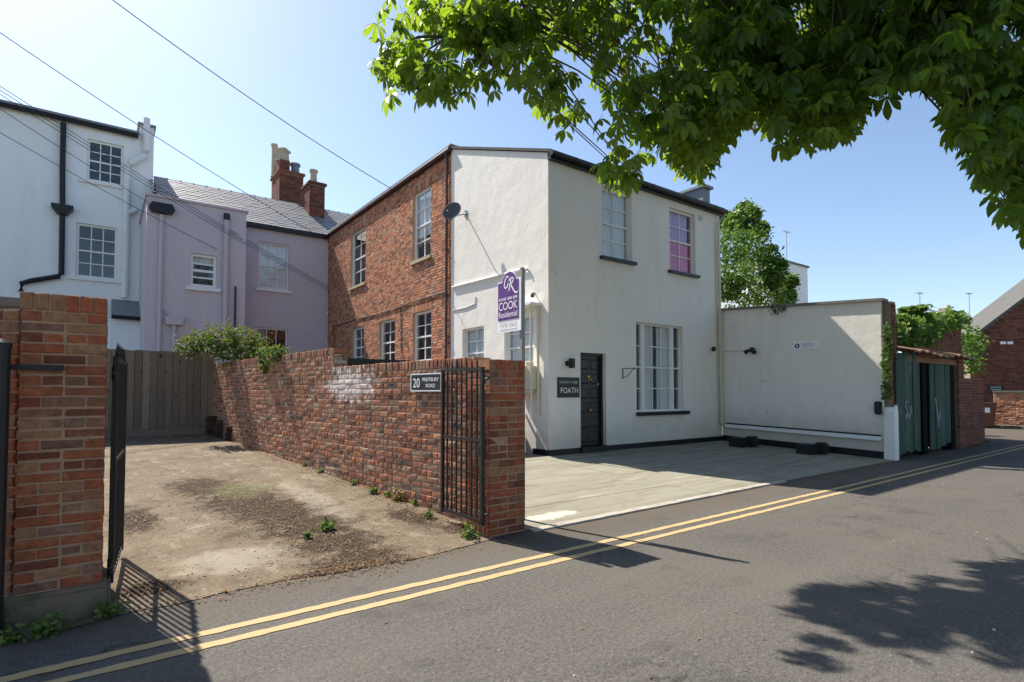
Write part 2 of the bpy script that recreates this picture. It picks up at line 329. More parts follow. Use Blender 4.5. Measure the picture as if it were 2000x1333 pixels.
def window(house, o, u, n, hole, cols, rows, depth=.11, curtain=None, sill=None, frame=.05, bars=.022, fmat='white_paint', mid=True, name='window', lift=0, cgap=0.0, csplit=None):
    o, u, n = V(o), V(u).normalized(), V(n).normalized(); a, b, c, d = hole
    P = lambda x, z, k=0: V((o.x+u.x*x, o.y+u.y*x, z))-n*k
    def bar(mb, x0, x1, z0, z1, k0, k1): mb.obox(P(x0, z0, k1), u*(x1-x0), ZU*(z1-z0), n*(k1-k0))
    f = MB(); k0, k1 = depth-.03, depth+.05
    bar(f, a+.002, a+frame, c+.002, d-.002, k0, k1); bar(f, b-frame, b-.002, c+.002, d-.002, k0, k1); bar(f, a+frame, b-frame, d-frame, d-.002, k0, k1); bar(f, a+frame, b-frame, c+.002, c+frame*1.2, k0, k1)
    fr = f.build(name, fmat, house); zm = (c+d)/2
    ia, ib, ic, idd = a+frame, b-frame, c+frame*1.2, d-frame; s = MB()
    for i in range(1, cols): x = ia+(ib-ia)*i/cols; bar(s, x-bars/2, x+bars/2, ic, idd, depth, depth+.03)
    for j in range(1, rows):
        z = ic+(idd-ic)*j/rows; t = bars*1.7 if mid and j*2 == rows else bars; bar(s, ia, ib, z-t/2, z+t/2, depth-.006-(.012 if t > bars else 0), depth+.033)
    if s.v: s.build('glazing_bar', fmat, fr)
    pw, ph = (ib-ia)/cols, (idd-ic)/rows; pb = MB(); pb.box((-pw/2, -.002, -ph/2), (pw/2, .002, ph/2))
    me = bpy.data.meshes.new('pane'); me.from_pydata(pb.v, [], pb.f); me.materials.append(MATS['glass'])
    for i in range(cols):
        for j in range(rows):
            t = R.uniform(-.006, .006); uu = (u*math.cos(t)+n*math.sin(t)); nn = uu.cross(ZU)
            inst('pane', me, fr, basis(P(ia+pw*(i+.5), ic+ph*(j+.5), depth+.016), uu, -nn, ZU))
    if curtain:
        cm, fr0, fr1 = curtain if isinstance(curtain, tuple) else (curtain, 0, 1)
        for (e0, e1) in ([(0, 1)] if not csplit else [(0, csplit), (1-csplit, 1)]):
            q = MB(); N = 40; x0, x1 = a+(b-a)*e0, a+(b-a)*e1; k = len(q.v)
            for i in range(N+1):
                x = x0+(x1-x0)*i/N; kk = depth+.075+.022*math.sin(i*1.15+R.uniform(-.3, .3))
                q.v += [P(x, c+(d-c)*fr0, kk), P(x, c+(d-c)*fr1, kk)]
            q.f += [(2*i, 2*i+2, 2*i+3, 2*i+1) for i in range(N)]
            q.build('curtain', cm, fr, smooth=True)
    if sill:
        sm, sh, sp, so_ = sill; q = MB(); q.obox(P(a-so_, c-sh, .05), u*(b-a+2*so_), ZU*(sh-.001), n*(sp+.05)); q.build('sill', sm, fr)
    return fr
# ------------------------------------------------------------------ bricks
def brickmesh(l, h, d, m, seed, name='brick'):
    r = random.Random(seed); mb = MB(); e = .007; j = lambda: r.uniform(-.003, .003)
    vs = []
    for (x, z) in ((0, 0), (l, 0), (l, h), (0, h)): vs.append((x+j(), j()*.5+e, z+j()))
    for (x, z) in ((e, e), (l-e, e), (l-e, h-e), (e, h-e)): vs.append((x+j(), j(), z+j()))
    for (x, z) in ((0, 0), (l, 0), (l, h), (0, h)): vs.append((x, d, z))
    fs = [(4, 5, 6, 7)]+[(i, (i+1) % 4, 4+(i+1) % 4, 4+i) for i in range(4)]+[(8+i, 8+(i+1) % 4, (i+1) % 4, i) for i in range(4)]+[(11, 10, 9, 8)]
    mb.add(vs, fs); me = bpy.data.meshes.new(name); me.from_pydata(mb.v, [], mb.f); me.materials.append(MATS[m]); return me
BM = {}
def brickvar(l, h, d, m):
    k = (round(l, 3), round(h, 3), round(d, 3), m)
    if k not in BM: BM[k] = [brickmesh(l, h, d, m, i) for i in range(4)]
    return R.choice(BM[k])
def lay(parent, bricks, m, limit=300, jit=.004):
    """bricks: (origin, u, n_out, length, height, depth) -> the nearest as parts, the rest one stuff part"""
    bricks.sort(key=lambda q: (V(q[0])-EYEV).length); rest = MB()
    for i, (o, u, n, l, h, d) in enumerate(bricks):
        u, n = V(u), V(n); a = R.uniform(-.012, .012); tl = R.uniform(-.006, .006)
        uu = (u+ZU*tl+n*a).normalized(); ww = (ZU-u*tl).normalized(); oo = V(o)+n*R.uniform(-jit, jit); nn = -n+u*a
        me = brickvar(l, h, d, m)
        if i < limit: inst('brick', me, parent, basis(oo, uu, nn, ww))
        else:
            M = basis(oo, uu, nn, ww); rest.add([M @ v.co for v in me.vertices], [tuple(p.vertices) for p in me.polygons])
    if rest.v: rest.build('brickwork', m, parent, kind='stuff')
def pier_bricks(parent, x0, y0, z0, n, m, S=.44, top=True, ch=.075):
    u, v = V((1, 0, 0)), V((0, 1, 0)); L = (S-.01)/2; D = .103; out = []
    for k in range(n):
        z = z0+k*ch; q = (k % 2 == 1)
        segs = []
        if not q:
            for yy, nn in ((0, -1), (S, 1)):
                for i in range(2): segs.append(('x', i*(L+.01), yy, nn, L))
            for xx, nn in ((0, -1), (S, 1)): segs.append(('y', D+.01, xx, nn, S-2*D-.02))
        else:
            for xx, nn in ((0, -1), (S, 1)):
                for i in range(2): segs.append(('y', i*(L+.01), xx, nn, L))
            if k % 4 == 1:
                for yy, nn in ((0, -1), (S, 1)): segs.append(('x', D+.01, yy, nn, S-2*D-.02))
            else:
                for yy, nn in ((0, -1), (S, 1)):
                    for i in range(2): segs.append(('x', D+.01+i*.112, yy, nn, .102))
        for ax, st, off, nn, l in segs:
            if ax == 'x': out.append(((x0+(st if nn < 0 else st+l), y0+off, z), u*(-nn), v*nn, l, ch-.0095, D))
            else: out.append(((x0+off, y0+(st if nn > 0 else st+l), z), v*nn, u*nn, l, ch-.0095, D))
    if top:
        z = z0+n*ch; c = 6; wd = (S+.012)/c
        for i in range(c):
            for yy, nn in ((y0-.006, -1), (y0+S+.006, 1)):
                out.append(((x0-.006+i*wd+(0 if nn < 0 else wd-.01), yy, z), u*(-nn), v*nn, wd-.01, .108, .215))
    return out
def leafcloud(mb, pts, size, flat=.0, rnd=R, shape=5):
    for p in pts:
        s = size*rnd.uniform(.6, 1.3); a = V((rnd.gauss(0, 1), rnd.gauss(0, 1), rnd.gauss(0, 1)*.6)).normalized(); t = V((rnd.gauss(0, 1), rnd.gauss(0, 1), rnd.gauss(0, 1)-.4)).normalized()
        b = a.cross(t)
        if b.length < .1: continue
        b.normalize(); c = b.cross(a).normalized(); p = V(p)
        mb.add([p-a*s*.5, p-a*s*.12+b*s*.32+c*s*.06, p+a*s*.3+b*s*.2, p+a*s*.55-c*s*.08, p+a*s*.3-b*s*.2, p-a*s*.12-b*s*.32+c*s*.06], [(0, 1, 2, 3), (0, 3, 4, 5)])
# ------------------------------------------------------------------ ground, road, drive, yard
def struct(o): o['kind'] = 'structure'; return o
mb = MB(); mb.quad((-600, -600, -.03), (900, -600, -.03), (900, 900, -.03), (-600, 900, -.03)); struct(mb.build('ground', 'ground_earth'))
mb = MB(); mb.quad((-80, -2.2, 0), (60, -2.2, 0), (60, 4.62, 0), (-80, 4.62, 0)); struct(mb.build('road', 'asphalt'))
mb = MB(); mb.quad((20.5, 4.62, 0), (60, 4.62, 0), (60, 7.4, 0), (27, 7.4, 0)); struct(mb.build('road_junction', 'asphalt'))
mb = MB(); mb.box((-80, -5, -.02), (60, -2.2, .11)); struct(mb.build('pavement', 'pavement'))
for nm, y0, y1 in (('yellow_line', 3.765, 3.84), ('yellow_line', 3.575, 3.65)):
    mb = MB(); x = -30
    prev = None
    while x < 60:
        e0, e1 = R.uniform(-.006, .006), R.uniform(-.006, .006); bend = .008*max(0, x-9)+.03*math.sin(x*.23)*.3
        cur = (V((x, y0+e0+bend, .004)), V((x, y1+e1+bend, .004)))
        if prev: mb.quad(prev[0], cur[0], cur[1], prev[1])
        prev = cur; x += .06 if -2 < x < 9 else .5
    struct(mb.build(nm, 'yellow_paint'))
SL = .0415
def dz(y): return max(0, SL*(y-4.6))
mb = MB(); N = 60; xs = [-2.5+6.2*i/N for i in range(N+1)]
prev = None; rows = []
ys = [None]+[4.6+.35*j for j in range(1, 34)]
for j, y in enumerate(ys):
    row = []
    for x in xs:
        yy = y if y else 4.40+.07*math.sin(x*2.1)+.05*mnoise.noise(V((x*3, 0, 0)))+.02*mnoise.noise(V((x*14, 3, 0)))+.04*max(0, x-.5)
        zz = .006+(dz(yy) if y else 0)+(.012*mnoise.noise(V((x*.9, yy*.9, 0))) if y and y > 5.2 else 0)
        mb.v.append(V((x, yy, zz)))
n1 = N+1
mb.f = [(j*n1+i, j*n1+i+1, (j+1)*n1+i+1, (j+1)*n1+i) for j in range(len(ys)-1) for i in range(N)]
struct(mb.build('driveway', 'drive_concrete', smooth=True))
YZ = .145
mb = MB(); mb.quad((3.1, 4.6, .006), (13.7, 4.6, .006), (13.7, 8.65, YZ), (3.1, 8.65, YZ)); mb.quad((2.2, 8.65, YZ), (13.7, 8.65, YZ), (13.7, 24, YZ+.1), (2.2, 24, YZ+.1)); yard = struct(mb.build('courtyard', 'mortar_dark'))
ysl = (YZ-.006)/(8.65-4.6)
for j, (ya, yb) in enumerate(((4.62, 5.35), (5.36, 6.35), (6.36, 7.5), (7.51, 8.62))):
    for i, (xa, xb) in enumerate(((3.42, 6.9), (6.912, 10.3), (10.312, 13.4))):
        q = MB(); h = R.uniform(.006, .010); z0, z1 = .006+(ya-4.6)*ysl, .006+(yb-4.6)*ysl
        q.obox((xa, ya, z0-.01), (xb-xa, 0, 0), (0, yb-ya, z1-z0), (0, 0, .01+h)); q.build('slab', 'yard_concrete', yard)
mb = MB(); x = 3.62
while x < 8.6:
    x2 = x+.35; mb.obox((x, 4.50+.012*(x-3.6), 0), (.345, R.uniform(-.004, .008), 0), (0, .10, .003), (0, 0, R.uniform(.016, .024))); x = x2
struct(mb.build('kerb', 'kerb_white'))
# ------------------------------------------------------------------ gate piers and boundary wall
def gate_pier(name, x0, y0, z0, n, label, plinth, ch=.075):
    t = thing(name, (x0+.22, y0+.22, 0), label, 'pier')
    mb = MB(); mb.box((x0+.006, y0+.006, z0-.01), (x0+.434, y0+.434, z0+n*ch+.1)); mb.build('mortar_core', 'pier_mortar', t)
    lay(t, pier_bricks(t, x0, y0, z0, n, 'pier_brick', ch=ch), 'pier_brick')
    if plinth: mb = MB(); mb.bevbox((x0-.05, y0-.045, -.02), (x0+.49, y0+.49, z0-.005), .025); mb.build('plinth', 'plinth_concrete', t)
    return t
gate_pier('gate_pier', -.42, 4.57, .20, 26, 'tall red brick gate pier on a mossy concrete plinth at the left', True, .068)
gate_pier('gate_pier', 3.11, 4.57, .02, 22, 'lower brick gate pier at the road end of the long garden wall', False)
# splayed wall to the left of the tall pier
t = thing('splayed_wall', (-.45, 4.62, 0), 'brick wall with dark stone coping running off behind the tall gate pier', 'wall')
u = V((-.78, .625, 0)); n = V((-.625, -.78, 0)); o = V((-.44, 4.66, 0)); bl = []
mb = MB(); mb.obox(o-n*.012, u*4, -n*.2, ZU*1.98); mb.build('mortar_core', 'pier_mortar', t)
for k in range(26):
    x = -.0 if k % 2 else -.055
    while x < 3.9:
        l = .215 if k % 2 == 0 else .103
        bl.append((o+u*(max(x, 0)+l)+ZU*(.03+k*.075), -u, n, l, .065, .1)); x += l+.01
lay(t, bl, 'pier_brick')
mb = MB(); mb.bevbox((-1.5, 4.88, 2.0), (-.06, 5.35, 2.075), .012); mb.obox(o+n*.05+u*.25+ZU*2.0, u*4, -n*.32, ZU*.075); mb.build('coping', 'coping_stone', t)
# long garden wall with rising drive
WA = V((3.2, 5.01, 0)); WB = V((2.14, 15.0, 0)); wu = (WB-WA).normalized(); wn = V((-wu.y, wu.x, 0)); WL = (WB-WA).length
def wpx(x, y): return on(x, y, WA, wn)
STEP = (wpx(652, 700)-WA).dot(wu); print('STEP', STEP, [wpx(*p).z for p in ((640, 685), (660, 715), (870, 702), (540, 690))], [ (wpx(*p)-WA).dot(wu) for p in ((955,1052),(700,942),(475,865),(405,848))], [wpx(*p).z for p in ((700,942),(475,865),(405,848))])
PATCH = wpx(682, 752)
brickmat('wall_brick', OLD, .55, [(tuple(PATCH), 1.15, (.72, .66, .62), .85), (tuple(wpx(548, 745)), .55, (.20, .17, .12), .4), (tuple(wpx(640, 930)), .7, (.34, .29, .23), .5)], .45, .45)
t = thing('garden_wall', WA, 'long weathered brick garden wall beside the driveway with a brick-on-edge top', 'wall')
H1, H2 = .0105+23*.0742, .0105+27*.0742
mb = MB(); mb.obox(WA-wn*.010-ZU*.1, wu*STEP, -wn*.205, ZU*(H1+.10+.02)); mb.obox(WA+wu*STEP-wn*.010-ZU*.1, wu*(WL-STEP), -wn*.205, ZU*(H2+.1+.02)); mb.build('mortar_core', 'mortar', t)
bl = []
for k in range(-1, 28):
    z = .01+k*.0742; x = R.uniform(0, .1); end = WL
    if z+.07 > H2: break
    x = 0 if z+.07 < H1 else STEP+.0
    first = True; i = 0
    while x < WL:
        l = R.choice((.215, .215, .103)) if k % 4 != 2 else .103
        l *= R.uniform(.95, 1.04)
        if first and k % 2: l = .103
        first = False; l = min(l, WL-x)
        zz = z
        if zz+.06 > dz(WA.y+x*wu.y): bl.append((WA+wu*(x+l)+ZU*zz, -wu, wn, l, R.choice((.063, .066)), .1))
        if k % 1 == 0 and zz > .1: bl.append((WA+wu*x-wn*.225+ZU*zz, wu, -wn, l, .065, .1)) if x < 5 else None
        x += l+.0105
x = 0
while x < WL:
    h = H1 if x < STEP else H2; s = R.uniform(.062, .07)
    bl.append((WA+wu*(x+s)+wn*R.uniform(-.004, .008)+ZU*(h+R.uniform(0, .004)), -wu, wn, s, R.uniform(.104, .116), .235)); x += s+.011
for k in range(4): bl.append((WA+wu*STEP+ZU*(H1+.075*k+.11), -wn, -wu, .215, .065, .1))
lay(t, bl, 'wall_brick', jit=.004)
# ------------------------------------------------------------------ iron gates
def gate(hx, hy, dirv, Wd, z0, z1, nb, label, spikes=True):
    d = V(dirv).normalized(); o = V((hx, hy, 0)); t = thing('iron_gate', (hx, hy, z0), label, 'gate', None)
    q = V((-d.y, d.x, 0))
    def bar(p, a, th, name): mb = MB(); mb.obox(V(p)-d*th/2-q*th/2, d*th, q*th, a); return mb.build(name, 'black_iron', t)
    for x in (0, Wd): bar(o+d*x+ZU*z0, ZU*(z1-z0), .034, 'stile')
    for z, h in ((z0+.02, .03), (z0+(z1-z0)*.52, .03), (z1-.03, .03)):
        mb = MB(); mb.obox(o+d*.018-q*.012+ZU*z, d*(Wd-.036), q*.024, ZU*h); mb.build('rail', 'black_iron', t)
    for i in range(1, nb+1):
        p = o+d*(Wd*i/(nb+1)); mb = MB(); mb.tube([p+ZU*(z0+.03), p+ZU*(z1+.02)], .0105, 6)
        b = mb.build('bar', 'black_iron', t)
        mb = MB(); mb.lathe(p+ZU*(z1), ZU, [(.008, 0), (.016, .01), (.009, .025), (.011, .04), (.004, .08), (.001, .11)], 6); mb.build('spike', 'black_iron', b)
    for z in (z0+.12, z1-.12): mb = MB(); mb.tube([o-d*.10+ZU*z, o+ZU*z], .014, 6); mb.tube([o-d*.025+ZU*(z-.05), o-d*.025+ZU*(z+.05)], .02, 8); mb.build('hinge', 'black_iron', t)
    mb = MB(); mb.bevbox((-.03, -.02, -.05), (.03, .02, .05), .008); mb.v = [o+d*(.04+v.x)+q*v.y+ZU*(z0+(z1-z0)*.47+v.z) for v in mb.v]; mb.build('lock', 'black_iron', t)
    return t
gp = wpx(945, 720); print('gate', gp)
gate(3.05, 4.62, (-.02, 1, 0), .77, .13, 1.70, 7, 'black iron gate leaf folded back against the garden wall below the number plate')
gate(.07, 4.80, (.085, 1, 0), .95, .12, 1.70, 8, 'black iron gate leaf standing open edge-on beside the tall pier')
mb = MB(); mb.bevbox((-.03, 4.58, 1.42), (.09, 4.70, 1.47), .006)
t = thing('gate_post', (-.47, 4.46, 0), 'black round metal post in front of the tall pier at the picture edge', 'post')
mb = MB(); p = V((-.50, 4.42, 0)); mb.tube([p, p+ZU*1.74], .058, 14); mb.build('shaft', 'black_paint', t, smooth=False)
mb = MB(); mb.lathe(p+ZU*1.74, ZU, [(.064, -.03), (.064, .0), (.04, .02), (.001, .025)], 14); mb.build('cap', 'black_paint', t)
mb = MB(); mb.obox((-.50, 4.535, 1.585), (.30, 0, 0), (0, .028, 0), (0, 0, .035)); mb.obox((-.515, 4.42, 1.585), (.03, 0, 0), (0, .11, 0), (0, 0, .035)); mb.build('hinge_strap', 'black_iron', t)
# number plate
a = wpx(806, 764)+wn*.03; b = wpx(866, 762)+wn*.03; top = wpx(806, 731).z
L0 = (b-a).length; uu = (b-a).normalized()
uu = -wu; Lp = abs((wpx(866, 745)-wpx(806, 745)).dot(wu)); o = wpx(806, 765)+wn*.012; Hp = wpx(806, 731).z-wpx(806, 765).z
t = thing('number_plate', o, 'black house number plate with white border on the garden wall reading 20 Prestbury Road', 'sign')
mb = MB(); mb.obox(o, uu*Lp, wn*.014, ZU*Hp); mb.build('plate', 'sign_black', t)
mb = MB(); e = .014
for (x, z, dx, h) in ((0, 0, Lp, e), (0, Hp-e, Lp, e), (0, e, e, Hp-2*e), (Lp-e, e, e, Hp-2*e)): mb.obox(o+wn*.0145+uu*x+ZU*z, uu*dx, wn*.005, ZU*h)
mb.build('border', 'sign_white', t)
text('20', o+wn*.016+uu*Lp*.20+ZU*Hp*.22, uu, ZU, Hp*.52, 'sign_white', t, Lp*.23, bold=.008)
text('PRESTBURY', o+wn*.016+uu*Lp*.66+ZU*Hp*.56, uu, ZU, Hp*.2, 'sign_white', t, Lp*.52, bold=.012)
text('ROAD', o+wn*.016+uu*Lp*.66+ZU*Hp*.22, uu, ZU, Hp*.2, 'sign_white', t, Lp*.29, bold=.012)
# for-sale board
bx, by = atY(1020, 600, 4.95).x, 4.95
t = thing('sale_board', (bx, by, 0), 'purple and white for sale board on a grey post behind the lower gate pier', 'sign')
ptop = atY(1024, 524, by).z
mb = MB(); mb.box((bx-.022, by-.022, 0), (bx+.022, by+.022, ptop)); mb.build('post', 'post_timber', t)
fu = V((0, -1, 0)); fn = V((-1, 0, 0)); bp_ = V((bx-.022, by+.022, 0))
zt = atX(1020, 541, bx-.03).z; zb = atX(1020, 645, bx-.03).z; y1 = atX(974, 600, bx-.03).y; BW = y1-by+.03; Hh = zt-zb
bo = V((bx-.034, y1, zb)); print('board', BW, Hh, zb, zt)
zw = zb+Hh*.235
mb = MB(); mb.obox(bo, fu*BW, fn*.01, ZU*(Hh)); mb.build('board', 'sign_white', t)
mb = MB(); mb.obox(bo+fn*.0105+fu*.012+ZU*(zw-zb), fu*(BW-.05), fn*.004, ZU*(Hh*.765-.015)); mb.build('panel', 'sign_purple', t)
ec = bo+fu*BW*.52+ZU*(Hh*.93)
def ell(c, rx, rz, k0, k1, m, nm):
    mb = MB(); N = 32; P = [V(c)+fu*rx*math.cos(2*math.pi*i/N)+ZU*rz*math.sin(2*math.pi*i/N) for i in range(N)]; mb.prism([p+fn*k0 for p in P], fn*(k1-k0)); mb.build(nm, m, t)
ell(ec, BW*.33, Hh*.235, .0, .012, 'sign_white', 'roundel_rim'); ell(ec, BW*.305, Hh*.222, .0125, .016, 'sign_purple', 'roundel')
def stroke(pts, r, m, nm, par, org, uu, kk=.018):
    P = [org+uu*x+ZU*z+fn*kk for x, z in pts]
    Q = []
    for i in range(len(P)-1):
        for q in range(4): Q.append(P[i].lerp(P[i+1], q/4))
    Q.append(P[-1]); mb = MB()
    nx = uu.cross(ZU)
    for i in range(len(Q)-1):
        d = (Q[i+1]-Q[i]).normalized(); s = nx.cross(d)*r; mb.quad(Q[i]-s, Q[i+1]-s, Q[i+1]+s, Q[i]+s)
    return mb
k = BW*.30; q = Hh*.2
m1 = stroke([(x*k, z*q) for x, z in ((-.05, .60), (-.2, .72), (-.42, .62), (-.62, .2), (-.66, -.2), (-.5, -.42), (-.25, -.30), (-.05, .05))], .0085, 'sign_white', 'x', t, ec, fu)
m2 = stroke([(x*k, z*q) for x, z in ((.0, -.72), (.18, -.1), (.32, .45), (.15, .40), (.0, .25))], .009, 'sign_white', 'x', t, ec, fu)
m3 = stroke([(x*k, z*q) for x, z in ((.30, .45), (.55, .50), (.66, .28), (.5, .02), (.22, -.05), (.45, -.4), (.75, -.85), (1.0, -1.05), (1.25, -.95))], .009, 'sign_white', 'x', t, ec, fu)
mm = MB(); [mm.add(z.v, z.f) for z in (m1, m2, m3)]; mm.build('monogram', 'sign_white', t)
c0 = bo+fn*.0155+fu*(BW*.48)
text('01242 500 259', c0+ZU*Hh*.615, fu, ZU, Hh*.055, 'sign_white', t, BW*.80, bold=.02)
text('COOK', c0+ZU*Hh*.43, fu, ZU, Hh*.155, 'sign_white', t, BW*.80)
text('Residential', c0+ZU*Hh*.285, fu, ZU, Hh*.11, 'sign_white', t, BW*.80)
text('FOR SALE', bo+fn*.0115+fu*(BW*.48)+ZU*Hh*.105, fu, ZU, Hh*.085, 'sign_grey', t, BW*.72)
mb = MB(); mb.obox(bo+fn*.0108+fu*BW*.1+ZU*Hh*.04, fu*BW*.75, fn*.001, ZU*Hh*.012); mb.build('small_print', 'sign_grey', t)
# ------------------------------------------------------------------ the white lodge
GX, FY, HX, BY = 7.29, 8.6, 13.37, 12.54
def fz(x, y): p = atY(x, y, FY); return p.x-GX, p.z
def gz(x, y): p = atX(x, y, GX); return p.y-FY, p.z
EZ = fz(1075, 300)[1]; RZ = gz(882, 292)[1]; print('eave', EZ, 'ridge', RZ)
def hole(f, x0, y0, x1, y1, yb=None): a = f(x0, (y0+y1)/2)[0]; b = f(x1, (y0+y1)/2)[0]; return [min(a, b), max(a, b), f((x0+x1)/2, y1)[1], f((x0+x1)/2, y0)[1]]
w1 = hole(fz, 1176, 372, 1234, 507); w2 = hole(fz, 1308, 398, 1358, 533); gw = hole(fz, 1243, 634, 1334, 804); dr = hole(fz, 1134, 690, 1184, 872)
w2[2] = w1[2]; w2[3] = w1[3]
print(w1, w2, gw, dr)
lodge = thing('white_lodge', (GX, FY, YZ), 'cream rendered two storey lodge with black eaves, black door and sash windows', 'house')
mb = MB(); fo = V((GX, FY, 0)); fu_, fn_ = V((1, 0, 0)), V((0, -1, 0)); FW = HX-GX
holes_wall(mb, fo, fu_, fn_, FW, .05, EZ, [w1, w2, gw, dr], .16)
g1 = hole(gz, 903, 640, 945, 740); g2 = hole(gz, 985, 618, 1042, 740)
GL = BY-FY
go = V((GX, FY, 0)); gu, gn = V((0, 1, 0)), V((-1, 0, 0))
holes_wall(mb, go, gu, gn, GL, .05, EZ, [g1, g2], .16)
mb.add([(GX, FY, EZ), (GX, BY, EZ), (GX, BY, RZ)], [(0, 2, 1)])
mb.quad((HX, FY, .05), (HX, BY, .05), (HX, BY, EZ), (HX, FY, EZ)); mb.add([(HX, FY, EZ), (HX, BY, EZ), (HX, BY, RZ)], [(0, 1, 2)])
mb.quad((GX, BY, .05), (HX, BY, .05), (HX, BY, RZ), (GX, BY, RZ))
mb.build('wall', 'cream_render', lodge)
rs = (RZ-EZ)/(BY-FY)
mb = MB(); mb.obox((GX-.05, FY-.13, EZ-.13*rs+.015), (HX-GX+.12, 0, 0), (0, BY-FY+.2, (BY-FY+.2)*rs), (0, 0, .06)); mb.build('roof', 'far_roof', lodge)
mb = MB()
for i in range(9): mb.tube([(GX-.04+i*.14, BY+.02, RZ+.10), (GX+.08+i*.14, BY+.02, RZ+.10)], .055, 8)
mb.build('ridge_tile', 'rust_roof', lodge)
mb = MB(); mb.box((GX-.02, FY-.11, EZ-.16), (HX+.06, FY-.004, EZ-.01)); mb.build('fascia', 'black_paint', lodge)
mb = MB(); mb.tube([(GX-.05, FY-.16, EZ-.06), (HX+.08, FY-.16, EZ-.075)], .058, 10); gt = mb.build('gutter', 'black_paint', lodge)
for i in range(5): mb = MB(); mb.tube([(GX+.6+i*1.25, FY-.16, EZ-.06), (GX+.63+i*1.25, FY-.16, EZ-.06)], .066, 10); mb.build('gutter_joint', 'black_paint', gt)
mb = MB(); mb.box((GX-.016, FY-.018, .02), (GX+dr[0]-.02, FY-.002, .27)); mb.box((GX+dr[1]+.02, FY-.018, .02), (HX, FY-.002, .27)); mb.box((GX-.018, FY-.018, .02), (GX-.002, FY+.5, .27)); mb.build('plinth', 'black_paint', lodge)
# door
st = MB(); st.box((GX+dr[0]-.02, FY-.06, .05), (GX+dr[1]+.02, FY+.15, dr[2])); st.build('door_step', 'black_paint', lodge)
fr = MB(); e = .06
for (x0, x1, z0, z1) in ((dr[0]+.002, dr[0]+e, dr[2], dr[3]-.002), (dr[1]-e, dr[1]-.002, dr[2], dr[3]-.002), (dr[0]+e, dr[1]-e, dr[3]-e, dr[3]-.002)): fr.box((GX+x0, FY+.10, z0), (GX+x1, FY+.2, z1))
fr.build('door_frame', 'black_paint', lodge)
d0, d1, zz0, zz1 = GX+dr[0]+e, GX+dr[1]-e, dr[2]+.01, dr[3]-e
mb = MB(); mb.box((d0, FY+.15, zz0), (d1, FY+.19, zz1)); door = mb.build('door', 'door_paint', lodge)
for i in range(2):
    for j in range(6):
        pw = (d1-d0-.21)/2; ph = (zz1-zz0-.14-.09*5)/6; x0 = d0+.07+i*(pw+.07); z0 = zz0+.07+j*(ph+.09); q = MB()
        q.prism([(x0, FY+.1495, z0), (x0+pw, FY+.1495, z0), (x0+pw, FY+.1495, z0+ph), (x0, FY+.1495, z0+ph)], (0, -.006, 0)); f_ = .025
        q.add([(x0, FY+.1435, z0), (x0+pw, FY+.1435, z0), (x0+pw, FY+.1435, z0+ph), (x0, FY+.1435, z0+ph), (x0+f_, FY+.128, z0+f_), (x0+pw-f_, FY+.128, z0+f_), (x0+pw-f_, FY+.128, z0+ph-f_), (x0+f_, FY+.128, z0+ph-f_)], [(0, 1, 5, 4), (1, 2, 6, 5), (2, 3, 7, 6), (3, 0, 4, 7), (4, 5, 6, 7)]); q.build('door_panel', 'door_paint', door)
dx = (d0+d1)/2
q = MB(); q.lathe((dx, FY+.15, 1.78), (0, -1, 0), [(.001, .03), (.03, .028), (.04, 0)], 12); q.tube([(dx-.03, FY+.12, 1.77), (dx-.035, FY+.11, 1.70), (dx, FY+.105, 1.66), (dx+.035, FY+.11, 1.70), (dx+.03, FY+.12, 1.77)], .01, 6); q.build('knocker', 'brass', door, smooth=True)
q = MB(); q.lathe((dx, FY+.15, 1.05), (0, -1, 0), [(.012, 0), (.012, .03), (.032, .045), (.03, .07), (.001, .08)], 12); q.build('door_knob', 'brass', door, smooth=True)
q = MB(); q.lathe((d1-.04, FY+.15, 1.62), (0, -1, 0), [(.022, 0), (.022, .012), (.001, .014)], 10); q.build('latch', 'brass', door)
BS = ('black_paint', .07, .09, .08)
window(lodge, fo, fu_, fn_, w1, 2, 4, curtain='cloth_white', sill=BS)
window(lodge, fo, fu_, fn_, w2, 2, 4, curtain=('cloth_pink', 0, .55), sill=BS)
q = MB(); x0, x1 = GX+w2[0]+.05, GX+w2[1]-.05
# lilac net in the upper half of the right window
wf = [c_ for c_ in lodge.children if c_.name.startswith('window')][-1]; N = 30; q = MB()
for i in range(N+1): x = x0+(x1-x0)*i/N; y = FY+.21+.015*math.sin(i*1.3); q.v += [V((x, y, w2[2]+(w2[3]-w2[2])*.45)), V((x, y, w2[3]))]
q.f = [(2*i, 2*i+2, 2*i+3, 2*i+1) for i in range(N)]; q.build('curtain', 'cloth_lilac', wf, smooth=True)
gd = gw[1]-gw[0]; m0, m1_ = gw[0]+gd*.0, gw[1]
A_, B_ = gw[0]+gd*.20, gw[0]+gd*.80
mb = MB(); mb.box((GX+A_-.06, FY+.075, gw[2]), (GX+A_+.0, FY+.165, gw[3]-.002)); mb.box((GX+B_-.0, FY+.075, gw[2]), (GX+B_+.06, FY+.165, gw[3]-.002)); mb.build('mullion', 'white_paint', lodge)
window(lodge, fo, fu_, fn_, [A_, B_, gw[2], gw[3]], 3, 4, depth=.12, curtain='cloth_white', csplit=.42, frame=.04)
window(lodge, fo, fu_, fn_, [gw[0], A_-.06, gw[2], gw[3]], 1, 4, depth=.12, frame=.035, name='side_light')
window(lodge, fo, fu_, fn_, [B_+.06, gw[1], gw[2], gw[3]], 1, 4, depth=.12, frame=.035, name='side_light')
mb = MB(); mb.box((GX+gw[0]-.02, FY-.10, gw[2]-.085), (GX+gw[1]+.14, FY+.05, gw[2]-.002)); mb.build('sill', 'black_paint', lodge)
for h_ in (g1, g2): window(lodge, go, gu, gn, h_, 2, 4, depth=.12, curtain='cloth_white', frame=.045)
